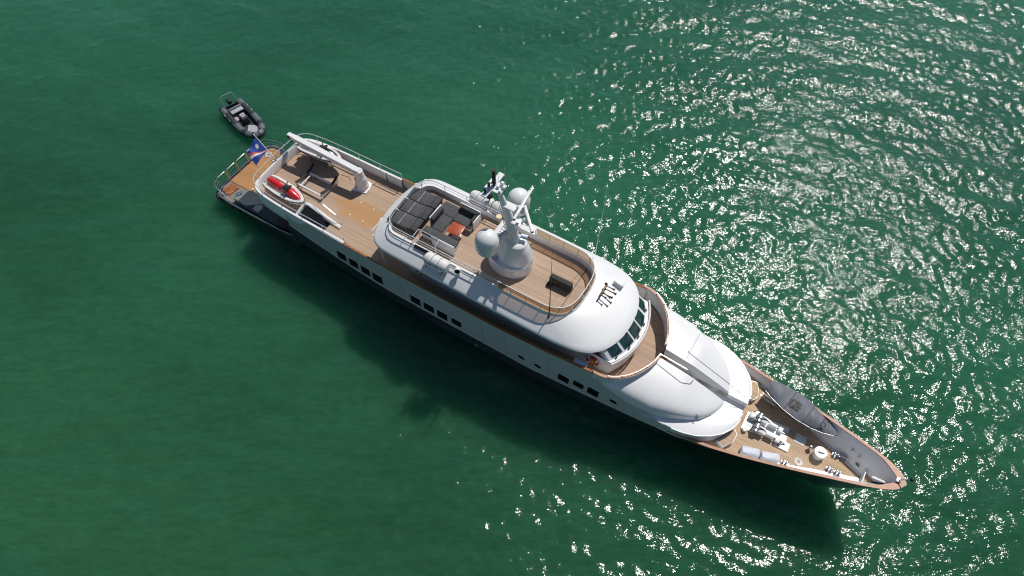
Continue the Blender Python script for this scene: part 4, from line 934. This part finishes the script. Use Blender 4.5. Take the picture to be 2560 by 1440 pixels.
bx = thing('covered_grill', 'long dark canvas-covered grill console alone on the forward sun deck', 'grill', (26.02, -.02, 6.3), .02)
b = MB(); b.box((0, 0.05, .30), (1.32, .36, .60), bev=.05, seg=3, taper=(.96, .82)); b.build('canvas_cover', M['boxcover'], bx)
b = MB(); b.box((-.55, -.22, .06), (.30, .26, .12), bev=.03); b.build('foot', M['boxcover'], bx)

# lifebuoys
def lifebuoy(label, loc):
    t = thing('lifebuoy', label, 'lifebuoy', loc, 0, 'lifebuoys on the deckhouse side')
    b = MB(); b.tube([(.29 * math.cos(a), 0, .29 * math.sin(a)) for a in np.linspace(0, 2 * math.pi, 28, endpoint=False)], .085, 10, closed=True); b.build('ring', M['lifered'], t)
    for k in range(4):
        a0 = R(45 + 90 * k); b = MB(); b.tube([(.29 * math.cos(a), 0, .29 * math.sin(a)) for a in np.linspace(a0 - .16, a0 + .16, 5)], .09, 10); b.build('band', M['flagwhite'], t)
    b = MB(); b.ball((0, -.02, 0), .10, sy=.6, seg=12); b.tube(smooth_path([(-.05, -.04, .12), (.1, -.07, .02), (-.06, -.06, -.08), (.05, -.05, -.16)], 5), .03, 6); b.build('rope_coil', M['yellow'], t)
    return t
lifebuoy('red lifebuoy with yellow line on the wall below the bridge windows', (29.35, -2.30, 4.80))
lifebuoy('red lifebuoy in shade under the roof edge below the near life raft', (18.3, -2.27, 4.55))

# covered bundles on the foredeck
def bundle(label, loc, rz):
    t = thing('covered_deck_box', label, 'deck box', loc, rz, 'white covered boxes on the foredeck')
    b = MB(); b.box((0, 0, .20), (.92, .44, .40), bev=.09, seg=3)
    bmesh.ops.subdivide_edges(b.bm, edges=b.bm.edges[:], cuts=2, use_grid_fill=True)
    for v in b.bm.verts:
        n_ = math.sin(v.co.x * 17 + v.co.y * 9) * math.cos(v.co.z * 13 + v.co.x * 5); v.co += Vector((n_ * .012, math.sin(v.co.x * 21) * .018, n_ * .022 if v.co.z > .1 else 0))
    b.build('tarpaulin', M['coverwhite'], t, 60)
    MB().tube([(.42 * math.cos(a) , .21 * math.sin(a), .06) for a in np.linspace(0, 2 * math.pi, 24, endpoint=False)], .012, 5, closed=True).build('lashing', M['galv'], t)
    return t
bundle('white tarpaulin-covered deck box beside the teak step, aft one of two', (38.42, -1.78, 2.77), .26)
bundle('white tarpaulin-covered deck box beside the single bollard, forward one of two', (39.38, -1.50, 2.77), .30)

# sailing dinghy under a grey cover on the port foredeck
dg = thing('sailing_dinghy', 'sailing dinghy under a grey fitted cover with black lettering lying on the port bulwark', 'dinghy', (39.85, 1.50, 2.75), -0.215, None)
dw = interp([(-1.98, .36), (-1.6, .50), (-.8, .64), (0, .67), (.8, .56), (1.4, .36), (1.85, .12), (2.02, .02)])
xs = list(np.linspace(-1.98, 1.8, 22)) + [1.9, 1.97, 2.02]
b = MB(); b.loft([[(x, -dw(x), .92), (x, -dw(x) * .85, .72), (x, 0, .58 + max(0, x) * .06), (x, dw(x) * .85, .72), (x, dw(x), .92)] for x in xs], closed=False); b.face([(-1.98, -.36, .92), (-1.98, -.3, .72), (-1.98, 0, .58), (-1.98, .3, .72), (-1.98, .36, .92)]); b.build('hull', M['white'], dg)
def dz(x, k): return .94 + (1 - k * k) * (.16 + .06 * math.sin(x * 2.2)) * (1 if x < 1.2 else max(.1, (2.02 - x) / .82))
def sag(x, k): return -.04 * abs(math.sin(x * 3.1 + 1)) * (1 - k * k) + .012 * math.sin(x * 19 + k * 7) * (1 - k ** 4)
b = MB(); ks = np.linspace(-1, 1, 17)
b.loft([[(x, -(dw(x) + .02), .86)] + [(x, (dw(x) + .015) * k, dz(x, k) + sag(x, k)) for k in ks] + [(x, dw(x) + .02, .86)] for x in np.linspace(-2.0, 2.04, 60)], closed=False); cov = b.build('fitted_cover', M['covergrey'], dg, 60)
for x in (-.75, .35): MB().tube([(x, (dw(x) + .03) * k, dz(x, k) + sag(x, k) + .012) for k in ks], .014, 5).build('strap', M['black'], dg)
MB().tube([(x, -(dw(x) + .03), .88) for x in np.linspace(-1.98, 1.9, 30)], .028, 6).build('gunwale', M['galv'], dg)
def drape(me):
    for v in me.vertices:
        k = max(-1, min(1, v.co.y / (dw(v.co.x) + .015))); v.co.z = dz(v.co.x, k) + sag(v.co.x, k) + .016 + (v.co.z)
    me.update()
tx = text_mesh('ILCA', .36, 'cover_lettering', M['ink'], dg, Matrix.Translation((1.18, -.05, 0)) @ Matrix.Rotation(R(-90), 4, 'Z'), .002, 1.05); drape(tx.data)
b = MB()      # round comb-like emblem
def emblem_poly(pts): 
    b.bm.faces.new([b.bm.verts.new((-.42 + px, -.12 + py, 0)) for px, py in pts])
rE = .34
emblem_poly([(rE * math.cos(a), rE * math.sin(a)) for a in np.linspace(R(115), R(245), 12)] + [(rE * .5 * math.cos(a), rE * .8 * math.sin(a)) for a in np.linspace(R(240), R(120), 8)])
for y0, h_ in ((-.25, .30), (-.06, .34), (.13, .30)):
    emblem_poly([(-.10, y0), (-.02, y0 - .03), (h_ * .8, y0 - .01), (h_, y0 + .05), (h_ * .8, y0 + .11), (-.02, y0 + .13), (-.10, y0 + .10)])
for me_cut in range(2): bmesh.ops.subdivide_edges(b.bm, edges=b.bm.edges[:], cuts=1)
bmesh.ops.triangulate(b.bm, faces=b.bm.faces[:])
em = b.build('cover_emblem', M['ink'], dg, 60); drape(em.data)
b = MB()
for x in (-1.2, .7):
    b.box((x, -.1, .34), (.07, .9, .06)); 
    for y in (-.5, .3): b.box((x, y, .17), (.06, .06, .34)); b.tube([(x, y, .34), (x, y * 1.2, .72)], .02, 6)
b.build('trestle', M['galv'], dg)
b = MB(); b.tube([(-2.05, -.60, .55), (-1.2, -.62, .55)], .03, 6); b.tube([(-2.0, -.48, .62), (-1.3, -.5, .62)], .025, 6); tag(b.build('boarding_pole', M['steel'], Y), None)
bp = COL.objects['boarding_pole']; bp.matrix_local = Matrix.Translation((39.85, 1.5, 2.75)) @ Matrix.Rotation(-.215, 4, 'Z')

# rust-coloured rope mat on the stern corner
b = MB(); NX = 16
g_ = [[b.bm.verts.new((x, y, .02 + .05 * random.random())) for y in np.linspace(-.42, .42, NX)] for x in np.linspace(-.36, .36, NX)]
for i in range(NX - 1):
    for j in range(NX - 1): b.bm.faces.new([g_[i][j], g_[i + 1][j], g_[i + 1][j + 1], g_[i][j + 1]])
b.solid(.03); mo = b.build('rope_mat', M['rug'], None, 80); mo.location = W(1.42, -1.86, .95); mo.rotation_euler = (0, 0, YAW - .12)
tag(mo, 'rust-coloured rope mat on the starboard corner of the stern platform', 'mat')

# ================================================================== tender astern
td = thing('rigid_inflatable_boat', 'dark grey rigid inflatable boat with light pads floating off the stern', 'inflatable boat', (-2.87, 3.86, 0), R(-17.0))
def tube_path(): 
    half = [(-2.42, .70), (-1.9, .72), (-.8, .74), (.4, .74), (1.1, .68), (1.6, .52), (1.95, .26), (2.05, 0)]
    return smooth_path([(x, -y, .46 + max(0, x) * .05) for x, y in half] + [(x, y, .46 + max(0, x) * .05) for x, y in half[-2::-1]], 8)
tp = tube_path(); n = len(tp)
rad = [.25 * min(1, .25 + min(i, n - 1 - i) * .19) ** .8 for i in range(n)]
MB().tube(tp, rad, 16).build('inflatable_tube', M['darkrub'], td, 60)
segs = [(.02, .10), (.20, .27), (.33, .39), (.43, .485), (.515, .57), (.61, .67), (.73, .80), (.90, .98)]
for a0, a1 in segs:
    i0, i1 = int(a0 * n), int(a1 * n) + 1
    sub = resample(tp[i0:i1 + 1], 8); b = MB(); secs = []
    for q_ in range(8):
        i = i0 + (i1 - i0) * q_ / 7; rr = float(np.interp(i, range(n), rad)) + .006
        T = Vector(sub[min(q_ + 1, 7)]) - Vector(sub[max(q_ - 1, 0)]); T.normalize(); a = T.cross(Vector((0, 0, 1))).normalized(); u_ = a.cross(T)
        secs.append([tuple(Vector(sub[q_]) + a * (rr * math.cos(th)) + u_ * (rr * math.sin(th))) for th in np.linspace(R(20), R(160), 9)])
    b.loft(secs, closed=False); b.build('grip_patch', M['greyrub'], td, 60)
MB().tube([(p[0] * 1.0, p[1] * 1.345 if abs(p[1]) > .3 else p[1] + math.copysign(.10, p[1]) * (abs(p[1]) > .05), .42) for p in tp[8:n // 2 - 5]], .03, 6).build('rubbing_strake', M['black'], td)
for s in (-1, 1):
    MB().tube([(x, s * (.93 - max(0, x - .6) * .28), .62 + .035 * math.cos(x * 9)) for x in np.linspace(-1.7, 1.35, 40)], 0.012, 5).build('grab_line', M['galv'], td)
b = MB(); fw = interp([(-2.0, .62), (.6, .60), (1.3, .44), (1.75, .10), (1.8, .03)])
fx = np.linspace(-2.0, 1.8, 16); b.loft([[(x, -fw(x), .34), (x, 0, -.25 + max(0, x - .8) * .45), (x, fw(x), .34)] for x in fx], closed=True); b.build('boat_hull', M['ribfloor'], td, 40)
b = MB(); b.box((-1.98, 0, .48), (.10, 1.1, .42), bev=.02); b.build('transom', M['ribfloor'], td)
b = MB(); b.box((-1.52, 0, .66), (.22, 1.10, .14), bev=.05, seg=3); st = b.build('stern_bolster', M['greyrub'], td)
b = MB(); b.box((-1.15, 0, .50), (.50, 1.0, .34), bev=.03); st = b.build('seat_box', M['darkrub'], td)
MB().box((-1.10, 0, .70), (.40, .96, .09), bev=.035, seg=3).build('cushion', M['ribpad'], st)
b = MB(); b.box((-.38, .05, .46), (.62, .40, .28), bev=.03); js = b.build('jockey_seat', M['darkrub'], td)
MB().box((-.36, .07, .64), (.58, .40, .10), bev=.05, seg=3).build('cushion', M['ribpad'], js)
MB().box((-.62, -.42, .40), (.46, .34, .10), bev=.04, seg=3).build('step_pad', M['ribpad'], td)
b = MB(); b.box((.16, 0, .62), (.40, .50, .56), bev=.05, taper=(.7, .85)); cs = b.build('steering_console', M['ribfloor'], td)
b = MB(); b.tube([(-.04 + .0, .17 * math.cos(a), .90 + .17 * math.sin(a) * .7) for a in np.linspace(0, 2 * math.pi, 16, endpoint=False)], .018, 6, closed=True); b.build('steering_wheel', M['black'], cs)
MB().tube(round_path([(.2, -.24, .86), (.28, -.24, 1.02), (.28, .24, 1.02), (.2, .24, .86)], .08), .018, 6).build('grab_rail', M['steel'], cs)
MB().prism([(.58, -.06), (.85, .26), (1.2, .40), (1.45, .28), (1.62, 0), (1.45, -.30), (1.1, -.44)], .40, .47).build('bow_pad', M['ribpad'], td)
b = MB(); b.tube(round_path([(-1.85, -.52, .6), (-2.30, -.50, 1.45), (-2.30, .50, 1.45), (-1.85, .52, .6)], .18), .028, 8); b.build('stern_arch', M['galv'], td)
b = MB(); b.box((-2.25, 0, .80), (.42, .32, .40), bev=.10, seg=3); ob = b.build('outboard_motor', M['darkrub'], td)
MB().box((-2.22, 0, .30), (.18, .12, .75), bev=.03).build('leg', M['black'], ob)
MB().tube([(2.05, 0, .62), (2.25, -.02, .5)], .03, 6).build('bow_eye', M['black'], td)
